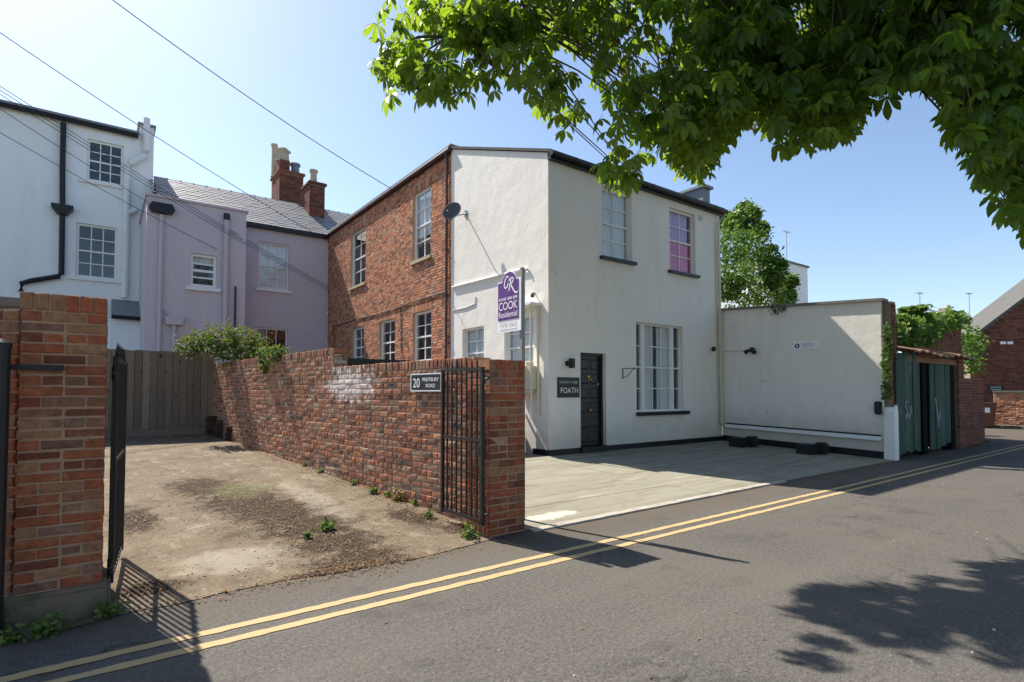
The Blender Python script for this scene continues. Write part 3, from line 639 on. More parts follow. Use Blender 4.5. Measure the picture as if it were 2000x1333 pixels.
# lodge pipes, parapet, vent
p0 = atY(1393, 432, FY-.07); pz = V((p0.x, FY-.07, 0)); dpx = HX-.16
mb = MB(); mb.tube([(HX-.02, FY-.16, EZ-.1), (HX-.05, FY-.15, EZ-.2), (dpx, FY-.07, EZ-.42), (dpx, FY-.07, EZ-.6), (dpx+.03, FY-.07, .62), (dpx+.10, FY-.09, .55), (dpx+.2, FY-.2, .52)], .038, 10); dp = mb.build('downpipe', 'cream_paint', lodge, smooth=True)
for z in (5.2, 4.1, 3.0, 1.9): mb = MB(); mb.lathe((dpx+.015, FY-.07, z), ZU, [(.04, 0), (.047, .005), (.047, .06), (.04, .065)], 10); mb.build('pipe_socket', 'cream_paint', dp)
mb = MB(); mb.tube([(dpx-.08, FY-.02, EZ-.8), (dpx-.07, FY-.02, 1.2), (dpx-.06, FY-.02, .5)], .010, 6); mb.build('cable', 'cream_paint', lodge)
a = fz(1364, 420); b = fz(1371, 432)
mb = MB(); mb.box((GX+a[0], FY-.012, b[1]), (GX+b[0], FY-.002, a[1])); mb.box((GX+a[0]+.03, FY-.02, b[1]+.02), (GX+b[0]-.03, FY-.012, a[1]-.02)); mb.build('air_vent', 'grey_plastic', lodge)
pa = atY(1408, 378, FY+.35); mb = MB(); mb.box((HX-.30, FY+.30, EZ-.1), (HX+.02, FY+3, pa.z-.05)); mb.box((HX-.36, FY+.22, pa.z-.05), (HX+.08, FY+3, pa.z+.02)); mb.build('parapet', 'lead', lodge)
a = gz(885, 562); b = gz(1025, 526)
mb = MB(); mb.tube([(GX-.03, FY+a[0], a[1]), (GX-.03, FY+b[0], b[1]), (GX-.03, FY+b[0]-.12, b[1]-.02), (GX-.03, FY+b[0]-.14, b[1]-.1)], .026, 8); mb.build('wall_pipe', 'white_paint', lodge)
mb = MB(); P = [gz(x, y) for x, y in ((885, 607), (912, 601), (928, 594), (930, 580))]; mb.tube([(GX-.012, FY+a, z) for a, z in P], .012, 6); mb.build('cable', 'grey_plastic', lodge)
# ledge, pipe and tank on the side wall
p = gz(1058, 597); yA, zA = FY+p[0], p[1]; mb = MB(); mb.obox((GX-.30, yA, zA), (.298, 0, 0), (0, .9, .0), (-.0, 0, .05)); mb.build('ledge', 'white_paint', lodge)
mb = MB(); mb.tube([(GX-.26, yA+.03, zA), (GX-.26, yA+.03, .9)], .022, 8); mb.tube([(GX-.06, yA+.05, zA), (GX-.06, yA+.05, 1.0)], .03, 8); mb.build('waste_pipe', 'cream_paint', lodge)
zc0, zc1 = gz(1050, 768)[1], gz(1050, 708)[1]; mb = MB(); mb.bevbox((GX-.36, yA+.08, zc0), (GX-.003, yA+.85, zc1), .08); mb.build('meter_box', 'cream_paint', lodge)
# yard gate between wall and lodge
t = thing('yard_gate', (6.6, 9.35, YZ), 'dark boarded side gate in the passage beside the lodge', 'gate')
mb = MB(); mb.box((5.6, 9.40, YZ), (GX-.02, 9.44, .55)); mb.box((5.6, 9.40, 1.0), (GX-.02, 9.44, 1.06)); mb.build('rail', 'black_paint', t)
x = 5.62
while x < GX-.1: mb = MB(); mb.box((x, 9.37, YZ+.03), (x+.095, 9.399, 1.12)); mb.build('board', 'black_paint', t); x += .105
# things on the lodge
p = atY(1115, 710, FY-.1); t = thing('wall_lamp', (p.x, FY, p.z), 'black box wall lamp above the lodge name sign', 'lamp')
mb = MB(); mb.bevbox((p.x-.045, FY-.17, p.z-.10), (p.x+.06, FY-.07, p.z+.10), .008); mb.build('shade', 'black_plastic', t)
mb = MB(); mb.lathe((p.x-.02, FY-.001, p.z), (0, -1, 0), [(.055, 0), (.055, .02), (.025, .03), (.025, .075)], 12); mb.build('mount', 'black_plastic', t)
a = fz(1088, 777); b = fz(1131, 738); X0, X1, Z0, Z1 = GX+a[0], GX+b[0], a[1], b[1]
t = thing('name_sign', (X0, FY, Z0), 'dark square sign with white lettering between the lodge corner and door', 'sign')
mb = MB(); mb.bevbox((X0, FY-.02, Z0), (X1, FY-.002, Z1), .004); mb.build('plate', 'sign_black', t)
wd = X1-X0; hh = Z1-Z0
text('Lyndon Lodge', (X0+wd/2, FY-.021, Z0+hh*.66), (1, 0, 0), ZU, hh*.2, 'sign_grey', t, wd*.82, bold=.012)
text('FOATH', (X0+wd*.52, FY-.021, Z0+hh*.22), (1, 0, 0), ZU, hh*.27, 'sign_white', t, wd*.78)
a = fz(1216, 741); b = fz(1237, 720); x, z0, z1 = GX+a[0], a[1], b[1]
t = thing('hanging_bracket', (x, FY, z0), 'small black iron hanging bracket on the lodge wall beside the ground floor window', 'bracket')
mb = MB(); mb.box((x-.01, FY-.012, z0), (x+.012, FY-.001, z1)); mb.build('back_plate', 'black_iron', t)
mb = MB(); mb.tube([(x, FY-.01, z1-.02), (x+.0, FY-.36, z1-.02)], .009, 6); mb.lathe((x, FY-.36, z1-.02), (0, -1, 0), [(.001, -.02), (.022, 0), (.001, .03)], 8); mb.tube([(x, FY-.01, z0+.03), (x, FY-.13, z0+.06), (x, FY-.32, z1-.03)], .008, 6); mb.build('arm', 'black_iron', t)
p = atY(1398, 683, FY-.1); t = thing('flood_light', (p.x, FY, p.z), 'small black spotlight beside the cream downpipe on the lodge corner', 'lamp')
mb = MB(); mb.lathe((p.x-.1, FY-.12, p.z), (-1, -.3, 0), [(.001, -.08), (.03, -.07), (.03, 0), (.065, .05), (.06, .055), (.001, .04)], 12); mb.build('head', 'black_plastic', t)
mb = MB(); mb.tube([(p.x-.02, FY-.001, p.z), (p.x-.05, FY-.11, p.z)], .02, 8); mb.build('mount', 'black_plastic', t)
def dish(c, aim, r, wallp, label, m='dish_grey'):
    t = thing('satellite_dish', wallp, label, 'satellite dish'); c, a = V(c), V(aim).normalized()
    mb = MB(); mb.lathe(c, a, [(.001, 0), (r*.4, .015), (r*.75, .05), (r, .10), (r, .108), (r*.75, .062), (r*.4, .027), (.001, .012)], 24); mb.build('reflector', m, t, smooth=True)
    f_ = c+a*(r*1.15)-ZU*r*.55; mb = MB(); mb.tube([c-ZU*r*.9+a*.08, f_], .012, 6); mb.tube([f_-a*.05, f_+a*.05], .03, 8); mb.build('feed_arm', m, t)
    mb = MB(); mb.tube([c-a*.02, c-a*.10, V(wallp)], .018, 8); mb.box(V(wallp)-V((.02, .05, .08)), V(wallp)+V((.0, .05, .08))); mb.build('mount', 'steel', t); return t
pw_ = atX(910, 418, GX); dc = atX(886, 417, GX-.42)
dish(dc, (-.75, -.45, .3), .25, (GX-.004, pw_.y, pw_.z), 'dark grey satellite dish bracketed to the lodge wall by the brick house')
p = atX(1036, 577, GX-.12); t = thing('security_camera', (GX, p.y, p.z), 'dark security camera on the lodge side wall just behind the sale board post', 'camera')
mb = MB(); mb.tube([(GX-.002, p.y, p.z+.05), (GX-.1, p.y, p.z+.03)], .02, 8); mb.build('mount', 'black_plastic', t)
mb = MB(); mb.lathe((GX-.06, p.y, p.z+.03), (-.6, -.7, -.4), [(.001, 0), (.04, .005), (.04, .16), (.03, .17), (.001, .165)], 10); mb.build('body', 'black_plastic', t)
# ------------------------------------------------------------------ brick house
BE = atX(641, 460, GX).y; BZ = RZ; print('brick end', BE)
bh = thing('brick_house', (GX, BY, YZ), 'red brick two storey house with white sash windows between the lodge and the lilac house', 'house')
def bz(x, y): p = atX(x, y, GX); return p.y-BY, p.z
bo_ = V((GX+.01, BY, 0)); hs = []
for x0, y0, x1, y1 in ((685, 447, 714, 552), (806, 374, 841, 512), (688, 643, 711, 742), (741, 624, 771, 740), (806, 606, 842, 745)): hs.append(hole(bz, x0, y0, x1, y1))
zu = sum(h[3] for h in hs[:2])/2; zl = sum(h[2] for h in hs[:2])/2; zg = sum(h[3] for h in hs[2:])/3
for h in hs[:2]: h[2], h[3] = zl, zu
for h in hs[2:]: h[3] = zg; h[2] = zg-1.45
mb = MB(); holes_wall(mb, bo_, gu, gn, BE-BY, .05, BZ, hs, .15)
mb.quad((GX+.01, BE, 0), (GX+6, BE, 0), (GX+6, BE, BZ), (GX+.01, BE, BZ)); mb.quad((GX+6, BY, 0), (GX+6, BE, 0), (GX+6, BE, BZ), (GX+6, BY, BZ)); mb.quad((GX+.01, BY+.01, EZ), (GX+6, BY+.01, EZ), (GX+6, BY+.01, BZ), (GX+.01, BY+.01, BZ))
mb.quad((GX, BY, BZ-.01), (GX+6, BY, BZ-.01), (GX+6, BE, BZ-.01), (GX, BE, BZ-.01)); mb.build('wall', 'mortar', bh)
rest = MB(); z = .1; k = 0
while z < BZ-.06:
    x = .005; alt = k % 2; first = True
    while x < BE-BY:
        l = (.215 if alt else .103)*R.uniform(.96, 1.03); alt = 1-alt
        if first and k % 2: l = .06
        first = False; l = min(l, BE-BY-x); pts = [(x, x+l)]
        for h in hs:
            if h[2]-.02 < z+.03 < h[3]+.22:
                pp = []
                for (a, b) in pts:
                    if b <= h[0] or a >= h[1]: pp.append((a, b))
                    else:
                        if a < h[0]-.01: pp.append((a, h[0]))
                        if b > h[1]+.01: pp.append((h[1], b))
                pts = pp
        for (a, b) in pts:
            ll = b-a
            if ll < .02: continue
            e = R.uniform(-.003, .004); j = lambda: R.uniform(-.0025, .0025)
            X = GX-.002+e; A, Bq = BY+a, BY+b; zz = z+j(); h_ = .064
            rest.add([(X+.012, A, zz), (X+.012, Bq, zz), (X+.012, Bq, zz+h_), (X+.012, A, zz+h_), (X+j(), A+.004, zz+.004), (X+j(), Bq-.004, zz+.004), (X+j(), Bq-.004, zz+h_-.004), (X+j(), A+.004, zz+h_-.004)], [(7, 6, 5, 4), (4, 5, 1, 0), (5, 6, 2, 1), (6, 7, 3, 2), (7, 4, 0, 3)])
        x += l+.010
    z += .0745; k += 1
for h in hs:      # soldier arches
    n_ = int((h[1]-h[0])/.075)
    for i in range(n_+2):
        a = h[0]-.07+(h[1]-h[0]+.14)*i/(n_+2); b = a+(h[1]-h[0]+.14)/(n_+2)-.008; X = GX-.006
        rest.add([(X+.014, BY+a, h[3]+.002), (X+.014, BY+b, h[3]+.002), (X+.014, BY+b, h[3]+.215), (X+.014, BY+a, h[3]+.215), (X, BY+a+.003, h[3]+.005), (X, BY+b-.003, h[3]+.005), (X, BY+b-.003, h[3]+.212), (X, BY+a+.003, h[3]+.212)], [(7, 6, 5, 4), (4, 5, 1, 0), (5, 6, 2, 1), (6, 7, 3, 2), (7, 4, 0, 3)])
rest.build('brickwork', 'house_brick', bh, kind='stuff')
for i, h in enumerate(hs): window(bh, bo_, gu, gn, h, 2, 4, depth=.10, frame=.06, bars=.028, sill=('stone_sill', .09, .07, .06) if i < 2 else ('stone_sill', .08, .06, .04), curtain=('cloth_white', .35, 1) if i == 1 else None)
mb = MB(); mb.tube([(GX-.08, BY-.05, BZ-.03), (GX-.08, BE+.0, BZ-.05)], .06, 10); mb.build('gutter', 'plum_pipe', bh)
mb = MB(); mb.box((GX-.03, BY+.02, BZ-.12), (GX-.004, BE, BZ+.02)); mb.build('fascia', 'plum_pipe', bh)
mb = MB(); mb.obox((GX-.10, BY-.02, BZ+.03), (4, 0, .7), (0, BE-BY+.1, 0), (0, 0, .05)); mb.obox((GX+3.9, BY-.02, BZ+.73), (2.2, 0, -.4), (0, BE-BY+.1, 0), (0, 0, .05)); mb.build('roof', 'slate', bh)
mb = MB(); mb.tube([(GX-.08, BY+.16, BZ-.08), (GX-.05, BY+.16, BZ-.3), (GX-.05, BY+.16, .2)], .036, 10); dp = mb.build('downpipe', 'plum_pipe', bh)
for z in (6.4, 5.2, 4.0, 2.8): mb = MB(); mb.lathe((GX-.05, BY+.16, z), ZU, [(.038, 0), (.045, .004), (.045, .05), (.038, .055)], 10); mb.build('pipe_socket', 'plum_pipe', dp)
P = [bz(*p) for p in ((872, 570), (800, 593), (784, 600), (740, 615), (725, 617), (700, 624), (645, 640))]; mb = MB(); mb.tube([(GX-.022, BY+a, z) for a, z in P], .016, 6); mb.build('cable', 'black_plastic', bh)
P = [bz(*p) for p in ((784, 600), (785, 690))]; mb = MB(); mb.tube([(GX-.02, BY+a, z) for a, z in P], .012, 6); mb.build('cable', 'black_plastic', bh)
a = bz(652, 645); mb = MB(); mb.bevbox((GX-.14, BY+a[0]-.12, a[1]-.10), (GX-.01, BY+a[0]+.12, a[1]+.12), .01); mb.build('alarm_box', 'brass', bh)
# ------------------------------------------------------------------ lilac house
LY = BE-.02; EY = 21.0; WY = 24.8
lil = thing('lilac_house', (5, LY, 0), 'pale lilac rendered house with slate roof and projecting parapet wing', 'house')
def lz(x, y, Y=LY): p = atY(x, y, Y); return p.x, p.z
LE = lz(560, 449)[1]; ex0, ex1 = atY(285, 500, EY).x, atY(480, 500, EY).x; ez0, ez1 = lz(290, 383, EY)[1], lz(478, 415, EY)[1]; print('lilac', LE, ex0, ex1, ez0, ez1)
ET = (ez0+ez1)/2
def H_(x0, y0, x1, y1, Y, X0): return [lz(x0, 600, Y)[0]-X0, lz(x1, 600, Y)[0]-X0, lz((x0+x1)/2, y1, Y)[1], lz((x0+x1)/2, y0, Y)[1]]
lh1 = H_(504, 475, 563, 566, LY, ex1); lh2 = H_(500, 641, 563, 720, LY, ex1); eh = H_(370, 497, 422, 562, EY, ex0)
mb = MB(); holes_wall(mb, (ex1, LY, 0), fu_, fn_, GX-ex1, 0, LE, [lh1, lh2], .12); holes_wall(mb, (ex0, EY, 0), fu_, fn_, ex1-ex0, 0, ET, [eh], .12)
mb.quad((ex1, EY, 0), (ex1, LY, 0), (ex1, LY, ET), (ex1, EY, ET)); mb.quad((ex0, WY, 0), (ex0, EY, 0), (ex0, EY, ET), (ex0, WY, ET)); mb.quad((ex0, EY, ET-.05), (ex1, EY, ET-.05), (ex1, WY, ET-.05), (ex0, WY, ET-.05))
mb.quad((ex0, WY+4, 0), (GX, WY+4, 0), (GX, WY+4, LE), (ex0, WY+4, LE)); mb.quad((GX, LY, 0), (GX, WY+4, 0), (GX, WY+4, LE), (GX, LY, LE))
mb.quad((ex0, LY, LE-.02), (GX, LY, LE-.02), (GX, WY+4, LE-.02), (ex0, WY+4, LE-.02)); mb.build('wall', 'lilac_render', lil)
mb = MB(); mb.box((ex0-.06, EY-.07, ET), (ex1+.06, EY+.25, ET+.07)); mb.box((ex0-.06, EY+.25, ET), (ex0+.25, WY, ET+.07)); mb.build('parapet_coping', 'lilac_pipe', lil)
PITCH = .68; rp = lambda x, y: on(x, y, (0, LY-.15, LE), (0, -PITCH, 1))
rd = (rp(300, 349).y+rp(585, 400).y)/2; RG = LE+(rd-LY+.15)*PITCH; rx0 = atY(301, 349, rd).x; rx1 = 9.5; print('ridge y', rd, RG, rx0)
mb = MB(); mb.add([(rx0, LY-.16, LE-.02), (rx1, LY-.16, LE-.02), (rx1, rd, RG-.03), (rx0, rd, RG-.03)], [(0, 1, 2, 3)]); mb.add([(rx0, rd, RG-.03), (rx1, rd, RG-.03), (rx1, rd+4, RG-.03-4*PITCH), (rx0, rd+4, RG-.03-4*PITCH)], [(0, 1, 2, 3)]); mb.build('roof_deck', 'slate', lil)
mb = MB(); sl = V((0, 1, PITCH)).normalized(); nrm = V((0, -PITCH, 1)).normalized(); tot = (rd-LY+.15)/sl.y; s = 0; k = 0
while s < tot-.05:
    x = rx0-(k % 2)*.14
    while x < rx1:
        o = V((x, LY-.17, LE))+sl*s+nrm*R.uniform(.018, .026); mb.obox(o, (.272, 0, R.uniform(-.002, .002)), sl*.24-nrm*.016, nrm*.008); x += .28
    s += .215; k += 1
mb.build('slates', 'slate', lil, kind='stuff')
x = rx0; ms = None
while x < rx1:
    mb = MB(); mb.prism([(x, rd-.13, RG-.06), (x, rd, RG+.06), (x, rd+.13, RG-.06), (x, rd, RG+.02)], (.44, 0, 0)); mb.tube([(x+.40, rd, RG+.02), (x+.45, rd, RG+.02)], .055, 6); mb.build('ridge_tile', 'slate', lil); x += .45
mb = MB(); mb.box((ex1, LY-.20, LE-.14), (GX-.06, LY-.01, LE-.03)); mb.build('gutter', 'black_paint', lil)
window(lil, (ex1, LY, 0), fu_, fn_, lh1, 3, 4, frame=.06, bars=.03, curtain='cloth_white', sill=('white_paint', .09, .08, .09), mid=True)
window(lil, (ex1, LY, 0), fu_, fn_, lh2, 3, 2, frame=.06, bars=.03, sill=('white_paint', .09, .08, .09))
window(lil, (ex0, EY, 0), fu_, fn_, eh, 1, 4, frame=.09, bars=.05, sill=('white_paint', .12, .1, .12), curtain=('cream_paint', .72, 1))
for px_, pyt, rr, m in ((316, 420, .06, 'lilac_pipe'), (443, 425, .085, 'lilac_pipe')):
    a = atY(px_, pyt, EY-.1); mb = MB(); mb.tube([(a.x, EY-.1, a.z), (a.x, EY-.1, 0)], rr, 10); mb.build('downpipe', m, lil)
    mb = MB()
    if rr < .07: mb.prism([(a.x-.28, EY-.004, a.z+.05), (a.x+.28, EY-.004, a.z+.05), (a.x+.36, EY-.004, a.z+.18), (a.x+.28, EY-.004, a.z+.36), (a.x-.28, EY-.004, a.z+.36), (a.x-.36, EY-.004, a.z+.18)], (0, -.22, 0)); mb.build('hopper', 'black_paint', lil)
    else: mb.tube([(a.x, EY-.1, a.z-.1), (a.x, EY-.1, a.z+.12)], .1, 10); mb.build('pipe_cap', 'black_paint', lil)
a = atY(460, 560, EY-.08); mb = MB(); mb.tube([(a.x, EY-.08, a.z), (a.x, EY-.08, 0)], .03, 8); mb.build('waste_pipe', 'black_plastic', lil)
a = atY(340, 628, EY-.1); mb = MB(); mb.prism([(a.x-.22, EY-.004, a.z-.12), (a.x+.22, EY-.004, a.z-.12), (a.x+.27, EY-.004, a.z+.14), (a.x-.27, EY-.004, a.z+.14)], (0, -.2, 0)); mb.tube([(a.x, EY-.1, a.z), (a.x, EY-.1, 0)], .06, 8); mb.tube([(a.x-.1, EY-.1, a.z+.1), (a.x-.3, EY-.02, a.z+.4)], .03, 6); mb.build('hopper', 'lilac_pipe', lil)
a = atY(487, 440, LY-.1); mb = MB(); mb.tube([(ex1+.12, LY-.1, LE-.1), (ex1+.12, LY-.1, 0)], .06, 8); mb.build('downpipe', 'lilac_pipe', lil)
def chimney(x0, x1, y0, y1, z0, z1, m, cap=True, nm='chimney'):
    mb = MB(); mb.box((x0, y0, z0), (x1, y1, z1)); ch = mb.build(nm, 'mortar_dark', lil); q = MB(); z = z0; k = 0
    while z < z1-.07:
        for (o, uu, nn, Lq) in ((V((x0, y0, z)), V((1, 0, 0)), V((0, -1, 0)), x1-x0), (V((x0, y1, z)), V((0, -1, 0)), V((-1, 0, 0)), y1-y0)):
            x = 0; l = .11 if k % 2 else .22
            while x < Lq-.02:
                ll = min(l-.012, Lq-x); q.obox(o+uu*x+nn*.001, uu*ll, nn*R.uniform(.010, .016), ZU*.066); x += l; l = .22
        z += .078; k += 1
    q.build('brickwork', m, ch, kind='stuff')
    if cap: q = MB(); q.bevbox((x0-.08, y0-.08, z1), (x1+.08, y1+.08, z1+.12), .02); q.build('cap', m, ch)
    return ch
def pot(ch, x, y, z, h, r=.13, m='chimney_pot', sq=False):
    q = MB(); q.lathe((x, y, z), ZU, [(r*1.15, 0), (r*1.15, .06), (r, .09), (r*.9, h-.12), (r*1.2, h-.1), (r*1.2, h), (r*.8, h), (r*.7, h-.2)], 4 if sq else 14); q.build('chimney_pot', m, ch)
cy = LY+1.6; ca, cb = atY(605, 400, cy).x, atY(634, 400, cy).x; ct = atY(612, 360, cy).z
ch = chimney(ca, cb, cy, cy+1.4, LE, ct, 'dark_brick'); pot(ch, ca+.25, cy+.35, ct+.12, .62, .15)
q = MB(); q.obox((ca-.1, cy-.35, LE+.55), (cb-ca+.3, 0, 0), (0, .36, .26), (0, 0, .03)); q.build('flashing', 'lead', ch)
cy = rd+1.6; ca, cb = atY(546, 380, cy).x, atY(592, 380, cy).x; ct = atY(560, 338, cy).z
ch = chimney(ca, cb, cy, cy+1.5, LE, ct, 'dark_brick'); q = MB(); ca2 = atY(567, 340, cy).x
q.box((ca+.02, cy+.1, ct+.1), (ca2-.0, cy+.8, atY(560, 312, cy).z)); q.build('upper_stack', 'dark_brick', ch)
pot(ch, (ca+ca2)/2, cy+.45, atY(560, 312, cy).z, .6, .3, 'chimney_pot', True); pot(ch, ca+.02, cy+1.2, ct+.1, 1.6, .13); pot(ch, ca2+.35, cy+.5, ct+.1, .6, .2, 'lead')
# ------------------------------------------------------------------ tall white house at the left
wh = thing('white_house', (0, WY, 0), 'tall white rendered house with black downpipes at the far left', 'house')
def wz(x, y): return lz(x, y, WY)
wx1 = wz(299, 350)[0]; wt = (wz(0, 205)[1]+wz(275, 262)[1])/2; wx0 = wz(-700, 300)[0]; print('white', wx0, wx1, wt)
def WH(x0, y0, x1, y1): return [wz(x0, 500)[0]-wx0, wz(x1, 500)[0]-wx0, wz((x0+x1)/2, y1)[1], wz((x0+x1)/2, y0)[1]]
a1, a2 = WH(165, 277, 237, 358), WH(148, 440, 229, 545)
mb = MB(); holes_wall(mb, (wx0, WY, 0), fu_, fn_, wx1-wx0, 0, wt, [a1, a2], .12); mb.quad((wx1, WY, 0), (wx1, WY+8, 0), (wx1, WY+8, wt), (wx1, WY, wt)); mb.quad((wx0, WY+8, 0), (wx1, WY+8, 0), (wx1, WY+8, wt), (wx0, WY+8, wt)); mb.box((wx1-.45, WY-.002, wt-.3), (wx1+.003, WY+8, wz(295, 250)[1])); mb.quad((wx0, WY, wt-.03), (wx1, WY, wt-.03), (wx1, WY+8, wt-.03), (wx0, WY+8, wt-.03)); mb.quad((wx0, WY, 0), (wx0, WY+8, 0), (wx0, WY+8, wt), (wx0, WY, wt)); mb.build('wall', 'white_render', wh)
mb = MB(); mb.obox((wx0, WY-.2, wt-.02), (wx1-wx0-.46, 0, 0), (0, 8, 1.0), (0, 0, .08)); mb.box((wx1-.52, WY-.06, wz(295, 250)[1]), (wx1+.06, WY+8, wz(295, 250)[1]+.1)); mb.build('roof', 'slate', wh)
mb = MB(); mb.tube([(wx0, WY-.15, wt-.05), (wx1-.5, WY-.15, wt-.12)], .08, 8); mb.build('gutter', 'black_paint', wh)
window(wh, (wx0, WY, 0), fu_, fn_, a1, 3, 4, frame=.08, bars=.035, sill=('white_paint', .1, .1, .2)); window(wh, (wx0, WY, 0), fu_, fn_, a2, 3, 4, frame=.08, bars=.035, sill=('white_paint', .1, .1, .2))
def wpipe(px, r, m, nm='downpipe'): mb = MB(); mb.tube([V((*atY(x, y, WY-.13).xy, atY(x, y, WY-.13).z)) for x, y in px], r, 10); return mb.build(nm, m, wh)
wpipe([(124, 240), (122, 330), (122, 405)], .085, 'black_paint'); wpipe([(122, 412), (121, 470), (120, 536), (116, 540), (60, 549), (42, 554), (41, 570)], .085, 'black_paint')
a = atY(122, 408, WY-.15); mb = MB(); mb.prism([(a.x-.14, WY-.004, a.z-.2), (a.x+.14, WY-.004, a.z-.2), (a.x+.3, WY-.004, a.z), (a.x+.3, WY-.004, a.z+.12), (a.x-.3, WY-.004, a.z+.12), (a.x-.3, WY-.004, a.z)], (0, -.3, 0)); mb.build('hopper', 'black_paint', wh)
wpipe([(287, 232), (286, 295), (283, 304), (254, 320), (248, 326), (247, 420), (243, 582)], .11, 'white_paint', 'soil_pipe'); wpipe([(247, 416), (256, 414), (266, 410)], .09, 'white_paint', 'soil_pipe')
a, b = atY(218, 590, WY-1.2), atY(286, 625, WY-1.2); mb = MB(); mb.obox((a.x, WY-1.3, b.z), (b.x-a.x, 0, 0), (0, 1.3, atY(220, 590, WY).z-b.z), (0, 0, .1)); mb.build('porch_roof', 'slate', wh)
mb = MB(); mb.box((a.x, WY-1.15, 0), (b.x-.15, WY-.01, b.z)); mb.build('porch', 'white_render', wh)
mb = MB(); mb.tube([(b.x-.1, WY-1.3, b.z), (b.x-.1, WY-1.3, 0)], .07, 8); mb.tube([(a.x, WY-1.35, b.z+.02), (b.x, WY-1.35, b.z)], .07, 8); mb.build('porch_gutter', 'black_paint', wh)
# ------------------------------------------------------------------ timber fence at the end of the drive
FY2 = 15.05; fz0 = dz(FY2)
t = thing('timber_fence', (1.2, FY2, fz0), 'weathered close-boarded timber fence closing the end of the driveway', 'fence')
ftop = atY(320, 686, FY2).z; x = -2.2; print('fence top', ftop)
while x < WB.x-.02:
    wd = .139; mb = MB(); lean = R.uniform(-.003, .003); mb.obox((x, FY2-.012+R.uniform(-.002, .002), fz0+.18), (wd, R.uniform(-.006, .010), 0), (0, .018, 0), (lean, 0, ftop-fz0-.18+R.uniform(-.012, .008))); mb.build('board', 'fence_wood', t); x += .146
mb = MB(); mb.box((-2.2, FY2-.005, fz0-.05), (WB.x, FY2+.03, fz0+.175)); mb.build('gravel_board', 'fence_wood', t)
mb = MB(); mb.box((-2.2, FY2+.016, fz0+.15), (WB.x, FY2+.024, ftop-.02)); mb.build('gap_shade_sheet', 'matt_black', t)  # added black sheet standing in for the shade between the boards
mb = MB(); mb.box((-2.2, FY2+.03, ftop-.35), (WB.x, FY2+.09, ftop-.25)); mb.box((-2.2, FY2+.03, fz0+.5), (WB.x, FY2+.09, fz0+.6)); mb.build('rail', 'fence_wood', t)
# clutter by the fence
for i, (px_, py_) in enumerate(((415, 852), (434, 856), (452, 862))):
    b0 = on(px_, py_, (0, 4.6, 0), (0, -SL, 1)); t = thing('brick_stack', b0, ('loose stack of old dark bricks nearest the fence', 'middle one of three loose brick stacks by the fence', 'loose stack of old dark bricks nearest the garden wall')[i], 'bricks', 'old bricks stacked at the end of the drive')
    for k in range(7-i):
        for j in range(2):
            if k == 6-i and j: continue
            me = brickvar(.215, .065, .103, 'stack_brick'); a = R.uniform(-.15, .15); u_ = V((math.cos(a), math.sin(a), 0)); n_ = V((math.sin(a), -math.cos(a), 0))
            inst('brick', me, t, basis(b0+V((-.11+R.uniform(-.02, .02), .12*j+R.uniform(-.01, .01), .067*k)), u_, -n_, ZU))
mb = MB(); c0 = on(345, 848, (0, 4.6, 0), (0, -SL, 1)); N = 22
for j in range(9):
    for i in range(N+1):
        x = c0.x-.62+1.25*i/N; y = c0.y-.22+.42*j/8+.05*math.sin(i); mb.v.append(V((x, y, dz(y)+.025+.09*max(0, mnoise.noise(V((x*3.5, y*4, 1))))+.12*math.exp(-((i-16)/3)**2)*(j/8))))
mb.f = [(j*(N+1)+i, j*(N+1)+i+1, (j+1)*(N+1)+i+1, (j+1)*(N+1)+i) for j in range(8) for i in range(N)]
tag(mb.build('green_tarpaulin', 'tarp_green', smooth=True), 'crumpled green tarpaulin lying at the foot of the fence', 'tarpaulin')
c1 = on(282, 848, (0, 4.6, 0), (0, -SL, 1)); mb = MB(); mb.bevbox((c1.x-.14, c1.y-.03, c1.z+.03), (c1.x+.12, c1.y+.03, c1.z+.06), .006); tag(mb.build('plank_offcut', 'white_paint'), 'short white plank lying beside the green tarpaulin', 'plank')
# flat roofed shed behind the garden wall
a, b = atY(664, 700, 10.5), atY(790, 706, 10.5); t = thing('flat_roof_shed', (5, 10.5, YZ), 'low dark flat roof edge showing over the garden wall step', 'shed')
mb = MB(); mb.box((a.x, 10.55, YZ), (b.x, 12.2, a.z-.12)); mb.build('wall', 'dark_brick', t); mb = MB(); mb.box((a.x-.03, 10.4, a.z-.12), (b.x+.1, 12.3, a.z)); mb.build('roof', 'black_paint', t)
# ------------------------------------------------------------------ right side wall, garage, far things
SA, SB = V((13.36, 8.58, 0)), V((13.46, 4.82, 0)); su = (SB-SA).normalized(); sn = V((-1, 0, 0)); sn = V((su.y, -su.x, 0)); SLn = (SB-SA).length
if sn.x > 0: sn = -sn
def spx(x, y): return on(x, y, SA, sn)
zA, zB = spx(1412, 607).z, spx(1726, 588).z; print('side wall', zA, zB, sn)
t = thing('side_wall', SB, 'cream rendered yard wall with sloping coping to the right of the lodge', 'wall')
mb = MB(); mb.prism([SA+ZU*.0, SB+ZU*-.02, SB+ZU*zB, SA+ZU*zA], -sn*.22); mb.build('wall', 'cream_render', t)
mb = MB(); mb.prism([SA+ZU*zA+sn*.06, SB+ZU*zB+sn*.06+su*.06, SB+ZU*(zB+.06)+sn*.06+su*.06, SA+ZU*(zA+.06)+sn*.06], -sn*.34); mb.build('coping', 'coping_stone', t)
mb = MB(); mb.prism([SA+ZU*.13+sn*.012, SB+ZU*0+sn*.012, SB+ZU*.17+sn*.012, SA+ZU*.30+sn*.012], -sn*.01); mb.build('plinth', 'black_paint', t)
a, b = spx(1421, 830), spx(1722, 855)
